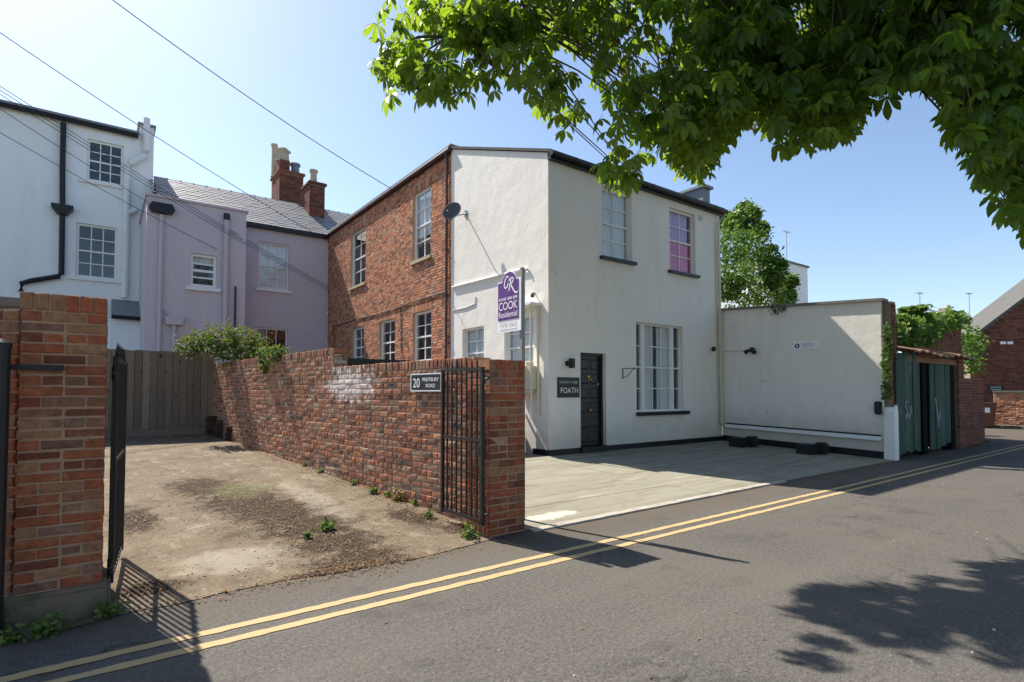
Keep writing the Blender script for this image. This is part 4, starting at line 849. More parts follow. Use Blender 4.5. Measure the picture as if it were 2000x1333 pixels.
mb = MB(); mb.obox(V((a.x, a.y, a.z-.06))+sn*.001, V((b.x-a.x, b.y-a.y, b.z-a.z)), sn*.12, ZU*.085); mb.build('boxing', 'white_paint', t)
mb = MB(); mb.obox(V((a.x, a.y, a.z+.027))+sn*.001, V((b.x-a.x, b.y-a.y, b.z-a.z)), sn*.10, ZU*.03); mb.build('boxing_lid', 'black_paint', t)
mb = MB(); bl = []
mb.box((13.45, 4.60, 0), (13.66, 4.81, 1.02)); mb.prism([(13.45, 4.60, 1.02), (13.66, 4.60, 1.02), (13.62, 4.60, 1.18)], (0, .21, 0)); mb.build('end_post', 'white_paint', t)
mb = MB(); mb.box((13.56, 4.66, 0), (13.80, 4.83, zB-.01)); mb.build('end_pier', 'mortar_dark', t)
p = spx(1716, 797); mb = MB(); mb.bevbox((p.x-.12, p.y-.08, p.z-.14), (p.x-.005, p.y+.05, p.z+.14), .02); mb.build('meter_box', 'black_plastic', t)
a, b = spx(1415, 687), spx(1458, 685); mb = MB(); mb.tube([a+sn*.015, b+sn*.015], .012, 6); mb.build('conduit', 'cream_paint', t)
p = spx(1470, 684); t = thing('twin_spotlight', p, 'twin headed black security light on the side wall', 'lamp')
mb = MB(); mb.lathe(p, sn, [(.07, 0), (.07, .05), (.04, .09), (.001, .1)], 12); mb.build('base', 'black_plastic', t)
for s in (-1, 1): mb = MB(); mb.lathe(p+sn*.10+su*.04*s, (sn*.5+su*s*.7-ZU*.6), [(.001, 0), (.035, .01), (.06, .13), (.055, .135), (.001, .11)], 12); mb.build('lamp_head', 'black_plastic', t)
a, b = spx(1550, 684), spx(1598, 666); t = thing('notice_sign', a, 'small white notice with blue emblem on the side wall', 'sign')
du = su*((b-a).dot(su)); hh = b.z-a.z; mb = MB(); mb.obox(a+sn*.002, du, sn*.01, ZU*hh); mb.build('plate', 'sign_white', t)
q = MB(); q.lathe(a+sn*.013+du*.16+ZU*hh*.5, sn, [(.001, .001), (hh*.33, .001), (hh*.33, 0)], 16); q.build('emblem', 'sign_blue', t)
q = MB(); q.obox(a+sn*.0145+du*.135+ZU*hh*.33, du*.05, sn*.001, ZU*hh*.34); q.build('emblem_figure', 'sign_white', t)
q = MB()
for i, l in enumerate((.45, .58, .42, .5)): q.obox(a+sn*.0125+du*.34+ZU*hh*(.74-.17*i), du*l, sn*.001, ZU*hh*.09)
q.build('print_lines', 'sign_grey', t)
for i, (px_, py_) in enumerate(((1452, 873), (1586, 887))):
    p = on(px_, py_, (0, 4.6, .006), (0, -.0345, 1)); p = V((p.x, p.y, p.z-.01)); t = thing('black_block', p, ('black plastic block at the foot of the side wall near the downpipe', 'black plastic block at the foot of the side wall nearer the road')[i], 'block', 'black blocks along the side wall')
    mb = MB(); mb.bevbox((p.x-.30, p.y-.14, p.z), (p.x+.06, p.y+.22, p.z+.24), .02); mb.build('block', 'black_plastic', t); mb = MB(); mb.bevbox((p.x-.02, p.y-.26, p.z), (p.x+.30, p.y-.02, p.z+.27), .045); mb.build('end_block', 'black_plastic', t)
# garage with green doors along the road
GYY = 4.62
def qx(x, y, Y=GYY): p = atY(x, y, Y); return p.x, p.z
t = thing('green_garage', (15.4, GYY, 0), 'tumbledown garage with warped green plank doors and overgrown tin roof', 'garage')
gx = {k: qx(k, 800)[0] for k in (1748, 1806, 1822, 1860, 1872, 1930)}; print(gx)
gt_ = qx(1800, 695)[1]
def planks(x0, x1, z1, nb, nm, y, lean=0):
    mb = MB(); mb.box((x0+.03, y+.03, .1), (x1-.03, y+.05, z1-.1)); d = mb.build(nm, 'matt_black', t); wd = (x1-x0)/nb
    for i in range(nb):
        q = MB(); l = R.uniform(-.03, .03)+lean; q.obox((x0+i*wd+.005, y+R.uniform(-.015, .01), .06+R.uniform(0, .12)), (wd-.01, R.uniform(-.01, .01), 0), (0, .025, 0), (l, 0, z1-.08+R.uniform(-.03, .03))); q.build('plank', 'green_wood', d)
    return d
d1_ = planks(gx[1748]+.05, gx[1806]-.25, gt_, 6, 'door', GYY); planks(gx[1806]-.24, gx[1806], gt_-.1, 1, 'door', GYY+.15); d2_ = planks(gx[1822], gx[1860], gt_, 4, 'door', GYY+.05, .03)
for x_ in (gx[1806]+.02, gx[1860]+.06): mb = MB(); mb.box((x_, GYY+.04, 0), (x_+.28, GYY+.3, gt_)); mb.build('door_post', 'matt_black', t)
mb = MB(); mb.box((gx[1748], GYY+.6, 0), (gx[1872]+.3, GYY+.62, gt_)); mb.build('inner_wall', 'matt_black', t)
def scrib(d, x0, z0, pts, s):
    P = [V((x0+a*s, GYY-.03, z0+b*s)) for a, b in pts]; mb = MB(); mb.tube(P, .012, 4); mb.build('graffiti', 'sign_grey', d)
a = qx(1768, 800); scrib(d1_, a[0]-.1, a[1]-.25, ((.3, 1), (.1, .95), (.05, .7), (.3, .55), (.28, .2), (.05, .1), (.1, .3), (.5, .35), (.55, .1), (.7, .3), (.85, .75), (.9, .4), (.7, .35)), .42)
a = qx(1826, 810); scrib(d2_, a[0]-.05, a[1]-.3, ((.0, 1.4), (.25, .6), (.4, .0), (.3, .4), (.6, .75), (.55, .3)), .5)
mb = MB(); N = 36
x0, x1 = 13.83, gx[1872]+.35
for i in range(N+1):
    x = x0+(x1-x0)*i/N; z = gt_+.02+.02*math.sin(i*1.7)+.03*math.sin(i*.3); mb.v += [V((x, GYY-.28, z-.02)), V((x, GYY+.92, z+.26)), V((x, GYY-.28, z+.02)), V((x, GYY+.92, z+.30))]
for i in range(N): k = 4*i; mb.f += [(k, k+4, k+5, k+1), (k+2, k+3, k+7, k+6), (k, k+2, k+6, k+4), (k+1, k+5, k+7, k+3)]
mb.build('roof', 'rust_roof', t)
mb = MB(); mb.box((x0+.05, GYY+.0, gt_-.16), (x1-.1, GYY+.08, gt_-.02)); mb.build('lintel', 'rust_roof', t)
a = qx(1876, 640, GYY+.95); b = qx(1788, 640, GYY+.95); mb = MB(); mb.box((b[0], GYY+.95, 0), (a[0], GYY+1.15, a[1])); mb.build('back_wall', 'mortar_dark', t)
bl = []
def brickwall(name, label, o, u, L, z1, m, th=.22, cap=None, limit=0, group=None, both=False):
    o, u = V(o), V(u).normalized(); n = V((u.y, -u.x, 0)); q = thing(name, o, label, 'wall', group); mb = MB(); mb.obox(o-n*.012, u*L, -n*th, ZU*z1); mb.build('mortar_core', 'mortar_dark', q); bl = []
    for k in range(int(z1/.075)):
        x = 0; alt = k % 2
        while x < L-.03:
            l = min(.215 if alt else .103, L-x); alt = 1-alt; bl.append((o+u*x+ZU*(.005+k*.075), u, n, l, .065, .1)); x += l+.01
    lay(q, bl, m, limit)
    if cap: mb = MB(); mb.obox(o+n*.04-u*.03+ZU*z1, u*(L+.06), -n*(th+.08), ZU*.07); mb.build('coping', cap, q)
    return q
bz_ = qx(1930, 742, GYY+.2)[1]
brickwall('roadside_wall', 'dark weathered brick wall continuing along the road past the green garage', (gx[1872]-.02, GYY-.02, 0), (1, .045, 0), gx[1930]-gx[1872]+.1, bz_, 'dark_brick', limit=300)
mb = MB(); mb.box((gx[1872]-.05, GYY-.03, 0), (gx[1872]+.4, GYY+.3, gt_+.02)); q = thing('garage_pier', (gx[1872], GYY, 0), 'dark brick pier at the right end of the garage doors', 'pier'); mb.build('mortar_core', 'mortar_dark', q)
lay(q, [((gx[1872]-.05+.0+(i*.225), GYY-.04, .005+k*.075), V((1, 0, 0)), V((0, -1, 0)), .215, .065, .05) for k in range(int(gt_/.075)) for i in range(2)], 'dark_brick')
def face_bricks(parent, o, u, L, z0, z1, m):
    o, u = V(o), V(u).normalized(); n = V((u.y, -u.x, 0)); q = MB(); z = z0; k = 0
    while z < z1-.06:
        x = 0; alt = k % 2
        while x < L-.02:
            l = min(.215 if alt else .103, L-x); alt = 1-alt; q.obox(o+u*x+ZU*z+n*.001, u*l, n*R.uniform(.008, .014), ZU*.065); x += l+.01
        z += .075; k += 1
    q.build('brickwork', m, parent, kind='stuff')
garage = [o for o in C.objects if o.name == 'green_garage'][0]; swall = [o for o in C.objects if o.name == 'side_wall'][0]
face_bricks(garage, (b[0], GYY+.95, 0), (1, 0, 0), a[0]-b[0], .02, a[1], 'dark_brick')
face_bricks(swall, (13.57, 4.658, 0), (1, 0, 0), .22, 1.1, zB-.02, 'dark_brick')
# far end of the road
p = atZ(1962, 838); print('far wall', p)
brickwall('far_wall', 'sunlit orange brick wall facing the end of the road at the right edge', (29.6, 6.55, -.02), (.12, -1, 0), 9, 1.45, 'house_brick', cap='coping_stone')
mb = MB(); mb.box((29.1, -2, -.02), (29.55, 6.9, .10)); struct(mb.build('verge', 'ground_earth'))
def bin_(p, rz, label):
    t = thing('wheelie_bin', p, label, 'bin', None); c_, s_ = math.cos(rz), math.sin(rz); p = V(p)
    T = lambda v: p+V((v[0]*c_-v[1]*s_, v[0]*s_+v[1]*c_, v[2])); mb = MB()
    mb.add([T(v) for v in ((-.22, -.26, .06), (.22, -.26, .06), (.22, .24, .06), (-.22, .24, .06), (-.29, -.34, .95), (.29, -.34, .95), (.29, .33, .95), (-.29, .33, .95))], [(3, 2, 1, 0), (4, 5, 6, 7), (0, 1, 5, 4), (1, 2, 6, 5), (2, 3, 7, 6), (3, 0, 4, 7)]); mb.build('body', 'bin_brown', t)
    mb = MB(); mb.bevbox((-.31, -.37, .952), (.31, .36, 1.02), .02); mb.v = [T(v) for v in mb.v]; mb.build('lid', 'bin_brown', t)
    mb = MB(); mb.tube([T((-.26, .38, .96)), T((.26, .38, .96))], .018, 6); mb.build('handle', 'bin_brown', t)
    for s in (-1, 1): mb = MB(); mb.lathe(T((s*.24, .22, .1)), (c_, s_, 0), [(.001, -.02), (.1, -.02), (.1, .03), (.001, .03)], 12); mb.build('wheel', 'rubber', t)
    mb = MB(); mb.add([T(v) for v in ((-.08, -.345, .62), (.08, -.345, .62), (.08, -.352, .82), (-.08, -.352, .82))], [(0, 1, 2, 3)]); mb.build('sticker', 'sign_white', t)
    return t
bp2 = atZ(1945, 838); bin_((28.6, 6.6, 0), -1.15, 'brown wheelie bin with a white sticker in front of the far brick wall')
bin_((28.9, 7.35, 0), -1.1, 'second brown wheelie bin tucked behind the stickered bin')
# far brick house (rotated gable)
HDEP = 5.3; hu = V((.5, -.866, 0)).normalized(); hn = V((hu.y, -hu.x, 0)); ho = V((31, 8.5, 0)); ho.z = 0
ez = on(1893, 668, ho, hn).z; ho2 = on(1893, 668, ho, hn); ho = V((ho2.x, ho2.y, 0)); pk = on(2000, 588, ho, hn); sl_ = (pk.z-ez)/((pk-ho2).dot(hu)); print('far house', ho, ez, sl_)
t = thing('far_brick_house', ho, 'red brick gabled house with grey roof beyond the end of the road', 'house')
GW = 8; mb = MB(); inn = -hn
mb.prism([ho, ho+hu*GW, ho+hu*GW+ZU*ez, ho+hu*GW/2+ZU*(ez+sl_*GW/2), ho+ZU*ez], inn*5); mb.build('core', 'mortar_dark', t)
q = MB(); z = 0; k = 0
while z < ez+sl_*4:
    x0_ = max(0, (z-ez)/sl_); x = x0_+(0 if k % 2 else .11)
    while x < GW-x0_: q.obox(ho+hu*x+ZU*z+hn*.001, hu*.215, hn*R.uniform(.008, .013), ZU*.065); x += .226
    z += .076; k += 1
q.build('brickwork', 'dark_brick', t, kind='stuff')
mb = MB(); rdv = (hu+ZU*sl_); rdn = V((-hu.x*sl_, -hu.y*sl_, 1)).normalized()
mb.obox(ho+ZU*ez-rdv*.35+hn*.12+rdn*.02, rdv*(GW/2+.38), inn*HDEP, rdn*.12); rdv2 = (-hu+ZU*sl_); mb.obox(ho+hu*GW+ZU*ez-rdv2*.35+hn*.12+rdn*.02, rdv2*(GW/2+.36), inn*HDEP, ZU*.12); mb.build('roof', 'far_roof', t)
mb = MB(); a = ho+hu*3.6+ZU*(ez+sl_*3.6); mb.obox(a+inn*1, hu*.5, inn*.7, ZU*.6); mb.tube([a+hu*.25+inn*1.3+ZU*.6, a+hu*.25+inn*1.3+ZU*.95], .13, 8); mb.build('chimney', 'chimney_pot', t)
a = on(1929, 764, ho, hn)+hn*.03; b = on(1947, 756, ho, hn); mb = MB(); mb.obox(a, hu*.55, hn*.03, ZU*.24); sg = mb.build('street_sign', 'sign_black', t); q = MB()
for i in range(2): q.obox(a+hu*.08+hn*.031+ZU*(.05+.10*i), hu*.38, hn*.003, ZU*.035)
q.build('lettering', 'sign_grey', sg)
for px_ in (1953, 1967): a = on(px_, 673, ho, hn); mb = MB(); mb.obox(a+hn*.015, hu*.2, hn*.03, ZU*.12); mb.build('air_vent', 'sign_white', t)
# far roof, white building
def cbox(mb, x0, x1, y0, y1, Y, dpt): a, b = atY(x0, y1, Y), atY(x1, y0, Y); mb.box((a.x, Y, 0), (b.x, Y+dpt, b.z)); return a, b
t = thing('far_white_building', (atY(1540, 600, 22).x, 22, 0), 'far white building end rising above the yard wall behind the tree', 'building')
mb = MB(); a, b = cbox(mb, 1505, 1577, 524, 605, 22, 5); mb.build('wall', 'white_render', t); mb = MB(); mb.box((a.x-.1, 21.9, b.z), (b.x+.15, 27, b.z+.15)); mb.build('roof', 'coping_stone', t)
t = thing('far_slate_house', (atY(1890, 640, 20).x, 20, 0), 'grey roofed house with chimney showing above the ivy', 'house')
mb = MB(); a, b = cbox(mb, 1845, 1925, 640, 700, 20, 3); mb.build('wall', 'dark_brick', t)
mb = MB(); p, q_ = atY(1770, 634, 20), atY(1925, 615, 20); mb.obox((a.x, 19.7, b.z-.1), (b.x-a.x, 0, 0), (0, 2.2, atY(1900, 617, 20).z-b.z+.3), (0, 0, .1)); mb.build('roof', 'slate', t)
mb = MB(); a, b = atY(1849, 640, 19.6), atY(1868, 607, 19.6); mb.box((a.x, 19.6, a.z-.5), (b.x, 20.3, b.z)); mb.tube([((a.x+b.x)/2, 19.9, b.z), ((a.x+b.x)/2, 19.9, b.z+.45)], .25, 8); mb.build('chimney', 'chimney_pot', t)
def aerial(px_, y0, y1, Y, label, arms):
    a, b = atY(px_, y0, Y), atY(px_, y1, Y); t = thing('tv_aerial', a, label, 'aerial', 'rooftop television aerials'); mb = MB(); mb.tube([a, V((a.x, a.y, b.z))], .035, 6); mb.build('mast', 'steel', t)
    for (dz_, w0, w1) in arms:
        mb = MB(); c_ = V((a.x, a.y, b.z-dz_)); mb.tube([c_-V((w0, 0, 0)), c_+V((w1, 0, 0))], .022, 5)
        for i in range(6): x = -w0+(w0+w1)*(i+.5)/6; mb.tube([c_+V((x, -.25, .02)), c_+V((x, .25, .02))], .012, 4)
        mb.build('antenna', 'steel', t)
aerial(1537, 524, 453, 22, 'television aerial standing on the far white building', [(.05, .5, .55)])
aerial(1798, 640, 573, 19, 'television aerial with several arms above the ivy', [(.05, .6, .5), (1.1, 0, .8), (1.5, .2, .7)])
aerial(1894, 625, 574, 19, 'single arm television aerial beside the far brick house', [(.05, .6, .5)])
# ------------------------------------------------------------------ overhead wires
def wire(a, b, sag, label, r=.011):
    a, b = V(a), V(b); mb = MB(); mb.tube([a.lerp(b, i/24)-ZU*(sag*4*(i/24)*(1-i/24)) for i in range(25)], r, 5); tag(mb.build('overhead_wire', 'wire_black'), label, 'wire', 'overhead wires')
L = lambda x, y, X: atX(x, y, X)
wire(dep(-250, -110, 12), V((GX-.05, BE-.3, 6.2)) if 0 else atX(656, 480, GX-.03), .25, 'overhead wire crossing the white chimney pipe down to the brick house')
wire(dep(60, -120, 11), (GX-.06, atX(770, 362, GX).y, BZ-.02), .2, 'highest overhead wire slanting to the brick house gutter')
for i, (y0, y1) in enumerate(((163, 563), (172, 567), (181, 572))): wire(dep(-150, y0-92, 13), (GX-.03, BE-.25-.06*i, atX(640, y1, GX).z), .15, ('top', 'middle', 'bottom')[i]+' of three close wires ending at the brick house corner', .009)
wire(dep(-150, 172, 13), (ex1-.9, EY-.03, atY(440, 490, EY).z), .1, 'lowest overhead wire running to the lilac wing', .009)
wire(dep(-150, 115, 13), (ex1+.1, LY-.1, atY(487, 507, LY).z), .1, 'overhead wire ending at the black pipe between lilac wing and house', .009)
# ------------------------------------------------------------------ vegetation
def bush(name, label, pts, size, m, stems, group=None, kind=None, cat='plant'):
    t = thing(name, stems[0][0], label, cat, group); mb = MB(); leafcloud(mb, pts, size); mb.build('foliage', m, t)
    mb = MB()
    for s in stems: mb.tube(s, .012, 5)
    mb.build('stem', 'bark', t); return t
def blobpts(c, r, n): 
    out = []
    while len(out) < n:
        v = V((R.uniform(-1, 1), R.uniform(-1, 1), R.uniform(-1, 1)))
        if .3 < v.length < 1 and mnoise.noise(v*2.3+V(c)) > -.2:
            if R.random() < .16: v = v*R.uniform(1, 1.45)
            out.append(V(c)+V((v.x*r[0], v.y*r[1], v.z*r[2])))
    return out
pts = []
for x, y, rr in ((370, 676, .28), (400, 668, .34), (435, 660, .40), (470, 662, .36), (500, 676, .26), (440, 690, .3), (480, 695, .25)): pts += blobpts(on(x, y, WA+wu*9.0-wn*.1, (0, 1, 0)), (rr, .5, rr*.8), 300)
t = bush('ivy_bush', 'large sunlit ivy mound spilling over the far end of the garden wall', pts, .085, 'ivy_leaf', [[WA+wu*9.2-wn*.15+ZU*.4, WA+wu*9.1-wn*.1+ZU*2.1]], cat='ivy')
mb = MB(); leafcloud(mb, [p+V((R.gauss(0, .15), R.gauss(0, .15), abs(R.gauss(0, .14)))) for p in R.sample(pts, 380)], .06); mb.build('new_growth', 'dry_ivy', t, kind='stuff')
pts = []
for x, y, rr in ((520, 695, .2), (535, 700, .22), (520, 715, .15), (545, 690, .16)): pts += blobpts(wpx(x, y)-wn*.02, (rr, rr, rr), 170)
bush('ivy_clump', 'small ivy clump hanging over the middle of the garden wall', pts, .075, 'ivy_leaf', [[wpx(530, 705)-wn*.1, wpx(525, 720)+wn*.05]], cat='ivy')
pts = []
for x, y, rr, Y in ((1742, 648, .4, 5.2), (1765, 642, .45, 5.3), (1785, 645, .5, 5.4), (1810, 640, .5, 5.4), (1835, 632, .5, 5.45), (1868, 626, .5, 5.5), (1740, 670, .35, 5.2), (1770, 668, .4, 5.3), (1795, 622, .3, 5.5), (1800, 662, .4, 5.3), (1755, 628, .3, 5.3), (1850, 622, .4, 5.5), (1785, 605, .16, 5.5)): pts += blobpts(atY(x, y, Y), (rr*1.25, .35, rr*.6), 420)
bush('roof_ivy', 'bright green ivy heaped over the garage roof and wall', pts, .13, 'tree_leaf', [[(15, 6, .2), (15, 5.9, 2.9)]], cat='ivy')
pts = []
for x, y, rr in ((1885, 655, .35), (1890, 690, .4), (1895, 715, .3), (1905, 670, .3)): pts += blobpts(atY(x, y, 5.6), (rr*1.1, .4, rr), 160)
bush('wall_shrub', 'green climber hanging at the right end of the garage wall', pts, .14, 'tree_leaf', [[(20, 5.6, .1), (20, 5.6, 2.4)]], cat='climber')
pts = []
for x, y in ((1733, 650), (1735, 670), (1732, 690), (1730, 715), (1733, 740), (1732, 765)): pts += blobpts(atY(x, y, 4.62), (.14, .09, .22), 110)
bush('wall_creeper', 'dry creeper climbing the end of the cream yard wall', pts, .07, 'ivy_leaf', [[(13.68, 4.62, 1.0), (13.7, 4.6, 3.0)]], cat='climber')
pts = blobpts(spx(1520, 605), (.2, .25, .14), 240); bush('coping_weed', 'tuft of weeds growing from the yard wall coping', pts, .05, 'ivy_leaf', [[spx(1520, 605), spx(1520, 600)]], cat='weed')
# tree behind the yard wall
t = thing('yard_tree', (15.8, 11.6, 0), 'leafy green tree standing behind the cream yard wall', 'tree'); pts = []
for x, y, r_ in ((1440, 440, .55), (1460, 425, .5), (1430, 480, .7), (1470, 480, .7), (1440, 530, .8), (1480, 530, .8), (1510, 540, .55), (1530, 560, .5), (1450, 575, .8), (1500, 585, .7), (1420, 560, .6), (1455, 410, .35), (1545, 550, .3), (1415, 430, .4), (1500, 500, .5), (1535, 580, .45), (1485, 450, .4), (1520, 520, .35)): pts += blobpts(atY(x, y, 11.6+R.uniform(-.5, .7)), (r_*.95, r_, r_*.95), 950)
mb = MB(); leafcloud(mb, pts, .125); mb.build('crown', 'tree_leaf', t)
mb = MB(); mb.tube([(15.8, 11.6, 0), (15.85, 11.6, 2.5), (16, 11.7, 4.2), (16, 11.7, 5.5)], [.16, .12, .08, .03], 8)
for e in range(7): a_ = e*.9; mb.tube([(15.85, 11.6, 2.4+e*.3), (15.85+.9*math.cos(a_), 11.6+.9*math.sin(a_), 3.5+e*.35)], [.05, .02], 6)
mb.build('trunk', 'bark', t)
# weeds by the wall and piers
def tuft(p, r, n, m, label, size=.05):
    t = thing('weed', p, label, 'weed', 'weeds growing at the wall foot'); mb = MB(); leafcloud(mb, [V(p)+V((R.gauss(0, r*.5), R.gauss(0, r*.5), abs(R.gauss(0, r*.5))+.01)) for i in range(n)], size); mb.build('foliage', m, t)
def dpx_(x, y): return on(x, y, (0, 4.6, .01), (0, -SL, 1))
for x, y, r_, n_, m, lb in ((797, 975, .11, 160, 'dry_ivy', 'yellow green weed at the wall foot left of the folded gate'), (748, 962, .06, 60, 'weed_leaf', 'small grey green weed left of the yellow weed'), (670, 925, .07, 60, 'weed_leaf', 'small weed at the middle of the garden wall foot'), (575, 895, .07, 70, 'weed_leaf', 'small weed further along the garden wall foot'), (482, 853, .12, 110, 'weed_leaf', 'leafy weed beside the brick stacks'), (640, 1035, .07, 90, 'weed_leaf', 'small green grass tuft in the middle of the drive'), (600, 1050, .035, 40, 'weed_leaf', 'tiny grass tuft just left of the drive tuft'), (935, 1045, .08, 90, 'weed_leaf', 'weeds under the folded gate hinge'), (830, 985, .06, 50, 'weed_leaf', 'small weed right of the yellow weed'), (395, 835, .16, 160, 'ivy_leaf', 'dark low plant between fence and brick stacks')):
    tuft(dpx_(x, y)+(wn*.13 if x not in (640, 600, 395) else V((0, 0, 0))), r_, n_, m, lb)
for i, (x, y) in enumerate(((540, 884), (610, 910), (640, 922), (705, 945), (772, 968), (855, 1008))):
    tuft(dpx_(x, y)+wn*.12, .055, 55, 'weed_leaf', ('tiny weed at the wall foot, farthest of the row of six', 'tiny weed at the wall foot, second farthest of six', 'tiny weed at the wall foot, third farthest of six', 'tiny weed at the wall foot, third nearest of six', 'tiny weed at the wall foot, second nearest of six', 'tiny weed at the wall foot, nearest the folded gate')[i], .04)
for x, y, r_, n_, lb in ((210, 1205, .08, 140, 'weed at the right foot of the tall pier'), (90, 1240, .09, 160, 'weed in front of the tall pier plinth'), (20, 1255, .06, 80, 'weed at the foot of the black post')): tuft(atZ(x, y), r_, n_, 'weed_leaf', lb, .035)
# litter
mb = MB()
def flat(p, s):
    a_ = R.uniform(0, 6.28); u_ = V((math.cos(a_), math.sin(a_), R.uniform(-.3, .3))); v_ = V((-math.sin(a_), math.cos(a_), R.uniform(-.3, .3)))
    mb.add([p-u_*s, p+v_*s*.4, p+u_*s, p-v_*s*.4], [(0, 1, 2, 3)])
for x, y, rx, ry, rot in DEBRIS:
    for i in range(int(2200*rx*ry)+120):
        px_, py_ = x+R.gauss(0, rx*.55), y+R.gauss(0, ry*.55); flat(V((px_, py_, dz(py_)+.022)), R.uniform(.006, .016))
for i in range(1500):
    s_ = R.uniform(0, 10); d_ = abs(R.gauss(0, .14))+.02; p = WA+wu*s_+wn*d_; flat(V((p.x, p.y, dz(p.y)+.022)), R.uniform(.01, .022))
for i in range(260): x = R.uniform(.2, 2.9); y = 4.42+R.gauss(0, .06); flat(V((x, y, .018)), R.uniform(.008, .02))
for i in range(110): flat(V((R.uniform(.5, 11), R.uniform(.8, 3.4), .007)), R.uniform(.006, .018))
struct_l = mb.build('fallen_leaves', 'litter'); struct_l['kind'] = 'stuff'; tag(struct_l, 'brown fallen leaves and debris scattered on the drive', 'leaf litter')
mb = MB()
for i in range(120): flat(V((R.uniform(3.7, 13), R.uniform(.9, 8.3), 0))*1, .001)
mb = MB()
for i in range(90):
    x, y = (R.uniform(7.4, 13.2), 8.5+R.uniform(-.25, 0)) if i < 40 else (R.uniform(.5, 11), R.uniform(.9, 4.4)); z = .12+YZ*0+.02 if i < 40 else .008; r_ = R.uniform(.004, .011)
    mb.lathe((x, y, (YZ-.004) if i < 40 else 0), ZU, [(r_, 0), (r_*.8, r_*.6), (.001, r_*.8)], 5)
for i in range(900):
    x, y = R.uniform(.15, 2.9), 4.45+abs(R.gauss(0, 3.2))
    if y > 13.5: continue
    r_ = R.uniform(.004, .011); mb.lathe((x, y, dz(y)+.008), ZU, [(r_, 0), (r_*.8, r_*.6), (.001, r_*.8)], 5)
o = mb.build('pebbles', 'pebble'); o['kind'] = 'stuff'; tag(o, 'small pale pebbles scattered on road and yard', 'pebbles')
# ------------------------------------------------------------------ horse chestnut overhead
EDGE = [(725, 150), (735, 170), (760, 190), (830, 185), (900, 200), (935, 205), (965, 170), (1025, 165), (1060, 225), (1105, 265), (1150, 320), (1170, 362), (1225, 362), (1258, 300), (1290, 290), (1340, 345), (1385, 340), (1400, 290), (1450, 235), (1500, 250), (1530, 305), (1560, 290), (1625, 275), (1680, 245), (1690, 200), (1745, 185), (1770, 150), (1830, 170), (1850, 240), (1900, 300), (1915, 385), (1960, 405), (2010, 460), (2120, 520), (2400, 560)]
def edge(x):
    for (x0, y0), (x1, y1) in zip(EDGE, EDGE[1:]):
        if x0 <= x <= x1: return y0+(y1-y0)*(x-x0)/(x1-x0)
    return -999
tree = thing('chestnut_tree', (9.5, -3.4, 0), 'horse chestnut tree overhanging the road with dark sunlit leaves from above', 'tree')
def chestnut_leaf(seed):
    r = random.Random(seed); mb = MB(); k = 7
    for i in range(k):
        a = (i-(k-1)/2)/(k-1)*math.radians(250)+r.uniform(-.08, .08); L_ = (.155-.055*(abs(i-(k-1)/2)/((k-1)/2))**1.5)*r.uniform(.88, 1.1)
        d = V((math.cos(a), math.sin(a), 0)); s = V((-d.y, d.x, 0)); dr_ = r.uniform(.7, 1.5)
        pts = []
        for t_, w_ in ((0, .012), (.3, .10), (.55, .19), (.76, .235), (.9, .15), (1, .01)):
            c_ = d*(L_*t_)-ZU*(dr_*L_*.75*t_*t_); ww = L_*w_; pts.append((c_+s*ww+ZU*ww*.35, c_, c_-s*ww+ZU*ww*.35))
        kk = len(mb.v); [mb.v.extend(p) for p in pts]
        for q in range(len(pts)-1):
            b = kk+3*q; mb.f += [(b, b+1, b+4, b+3), (b+1, b+2, b+5, b+4)]
    mb.tube([(-.12, 0, .035), (-.05, 0, .012), (0, 0, 0)], .0028, 4, False)
    me = bpy.data.meshes.new('leaf'); me.from_pydata(mb.v, [], mb.f); me.materials.append(MATS['chestnut_leaf']); me.update(); return me
LV = [chestnut_leaf(i) for i in range(6)]
RC = random.Random(5); clusters = []; tries = 0
while len(clusters) < 620 and tries < 40000:
    tries += 1; x = RC.uniform(735, 2150) if RC.random() < .5 else RC.uniform(1250, 2150); e = edge(x); y = RC.uniform(-200, e-6) if RC.random() < .8 else e-6-abs(RC.gauss(0, 50))
    if y > e-6: continue
    if x < 860 and y < (860-x)*-.4+60-((x-735)*2.0) and x < 780: continue
    if x < 800 and y < 60 and RC.random() < .8: continue
    if y < 0 and x < 900: continue
    d = RC.uniform(5.6, 8.8) if x > 1050 else RC.uniform(5.9, 7.4)
    if x > 1750: d = RC.uniform(5.0, 7.8)
    if y > e-70 and RC.random() < .25: continue
    if (.10 if x < 1300 else .22) < mnoise.noise(V((x*.012, y*.012, d*.15))): continue
    clusters.append((dep(x, y, d), x, y, e))
leaves = []
for c_, x, y, e in clusters:
    for i in range(RC.randint(11, 17)):
        rr = .30; p = c_+V((RC.gauss(0, rr*.6), RC.gauss(0, rr*.6), RC.gauss(0, rr*.5)))
        X_, Y_, D_ = project(p)
        for _ in range(16):      # keep the canopy where its shade falls on the near right of the road
            S_ = p-SUN*(p.z/SUN.z); q_ = S_-EYEV; sd = q_.dot(fw)
            if sd < .4: break
            sx_, sy_, _d = project(S_)
            if not (-50 < sx_ < 2050) or sy_ > 1350 or (sx_ > 1600 and sy_ > (1150 if sx_ < 1820 else 1105)): break
            p = EYEV+(p-EYEV)*.955
        else: continue
        X_, Y_, D_ = project(p)
        if D_ < 3.3 or (Y_ > edge(X_)+RC.choice((-30, -10, 0, 8)) and X_ < 2050) or X_ < 728: continue
        leaves.append((p, X_, Y_, D_))
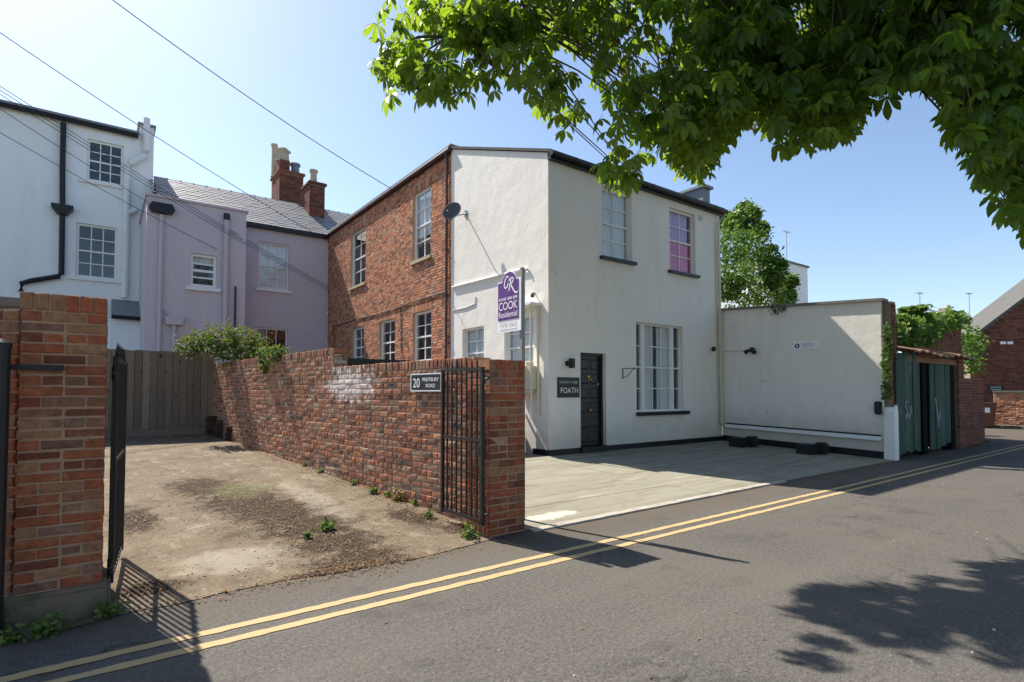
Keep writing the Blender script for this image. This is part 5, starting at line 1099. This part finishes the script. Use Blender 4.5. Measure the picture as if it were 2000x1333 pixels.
for i in range(700):  # crown above and behind, out of frame
    p = V((RC.uniform(3, 15), RC.uniform(-7.5, 3.0), RC.uniform(6.2, 11))); X_, Y_, D_ = project(p)
    if D_ > .3 and (-60 < Y_ < 1400 and -100 < X_ < 2100): continue
    for j in range(4): leaves.append((p+V((RC.gauss(0, .3), RC.gauss(0, .3), RC.gauss(0, .25))), -9999, 0, 99))
def leafM(p):
    yaw = RC.uniform(0, 6.283); til = RC.gauss(.35, .35); s = RC.choice((RC.uniform(.55, .8), RC.uniform(.8, 1.15), RC.uniform(.8, 1.2)))
    from mathutils import Euler, Matrix
    return Matrix.Translation(p) @ Euler((RC.gauss(0, .3), til, yaw)).to_matrix().to_4x4() @ Matrix.Scale(s, 4)
leaves.sort(key=lambda q: q[3]+(0 if (0 < q[1] < 2000 and q[2] > 0) else 50)); rest = MB(); print('leaves', len(leaves))
# nearest leaves that show against sky or house are parts of their own
for i, (p, X_, Y_, D_) in enumerate(leaves):
    me = RC.choice(LV); M = leafM(p)
    if i < 300: inst('leaf', me, tree, M)
    else: rest.add([M @ v.co for v in me.vertices], [tuple(q.vertices) for q in me.polygons])
rest.build('foliage', 'chestnut_leaf', tree, kind='stuff')
mb = MB(); tr_ = V((9.5, -3.4, 0)); fork = V((9.3, -2.6, 4.6)); mb.tube([tr_-ZU*.05, tr_+ZU*1, V((9.45, -3.2, 2.6)), fork, V((9.2, -2.4, 7)), V((9, -2.2, 10))], [.5, .38, .34, .3, .18, .06], 12); mb.build('trunk', 'bark', tree, smooth=True)
limbs = [[fork, V((8.4, -.4, 7.2)), V((6.6, 2.6, 7.8)), V((4.7, 4.9, 7.2)), V((3.4, 5.9, 5.9))], [fork, V((9.2, -.3, 7.2)), V((8.6, 2.4, 7.6)), V((7.2, 4.4, 7.0))], [fork, V((10.2, -.4, 6.6)), V((9.8, 1.6, 6.8)), V((9.2, 3.0, 6.2))], [fork, V((11, -.5, 7)), V((11.5, 1.5, 8))]]
nodes = []
for L_ in limbs:
    mb = MB(); mb.tube(L_, [.18, .12, .08, .05, .025][:len(L_)], 8); mb.build('limb', 'bark', tree, smooth=True)
    for a, b in zip(L_, L_[1:]): nodes += [a.lerp(b, k/6) for k in range(1, 7)]
mb = MB()
for c_, x, y, e in clusters:
    a = min(nodes, key=lambda q: (q-c_).length+R.uniform(0, .8)); m_ = a.lerp(c_, .55)+ZU*.12
    mb.tube([a, m_, c_], [.016, .010, .004], 5)
mb.build('twigs', 'bark', tree, kind='stuff')
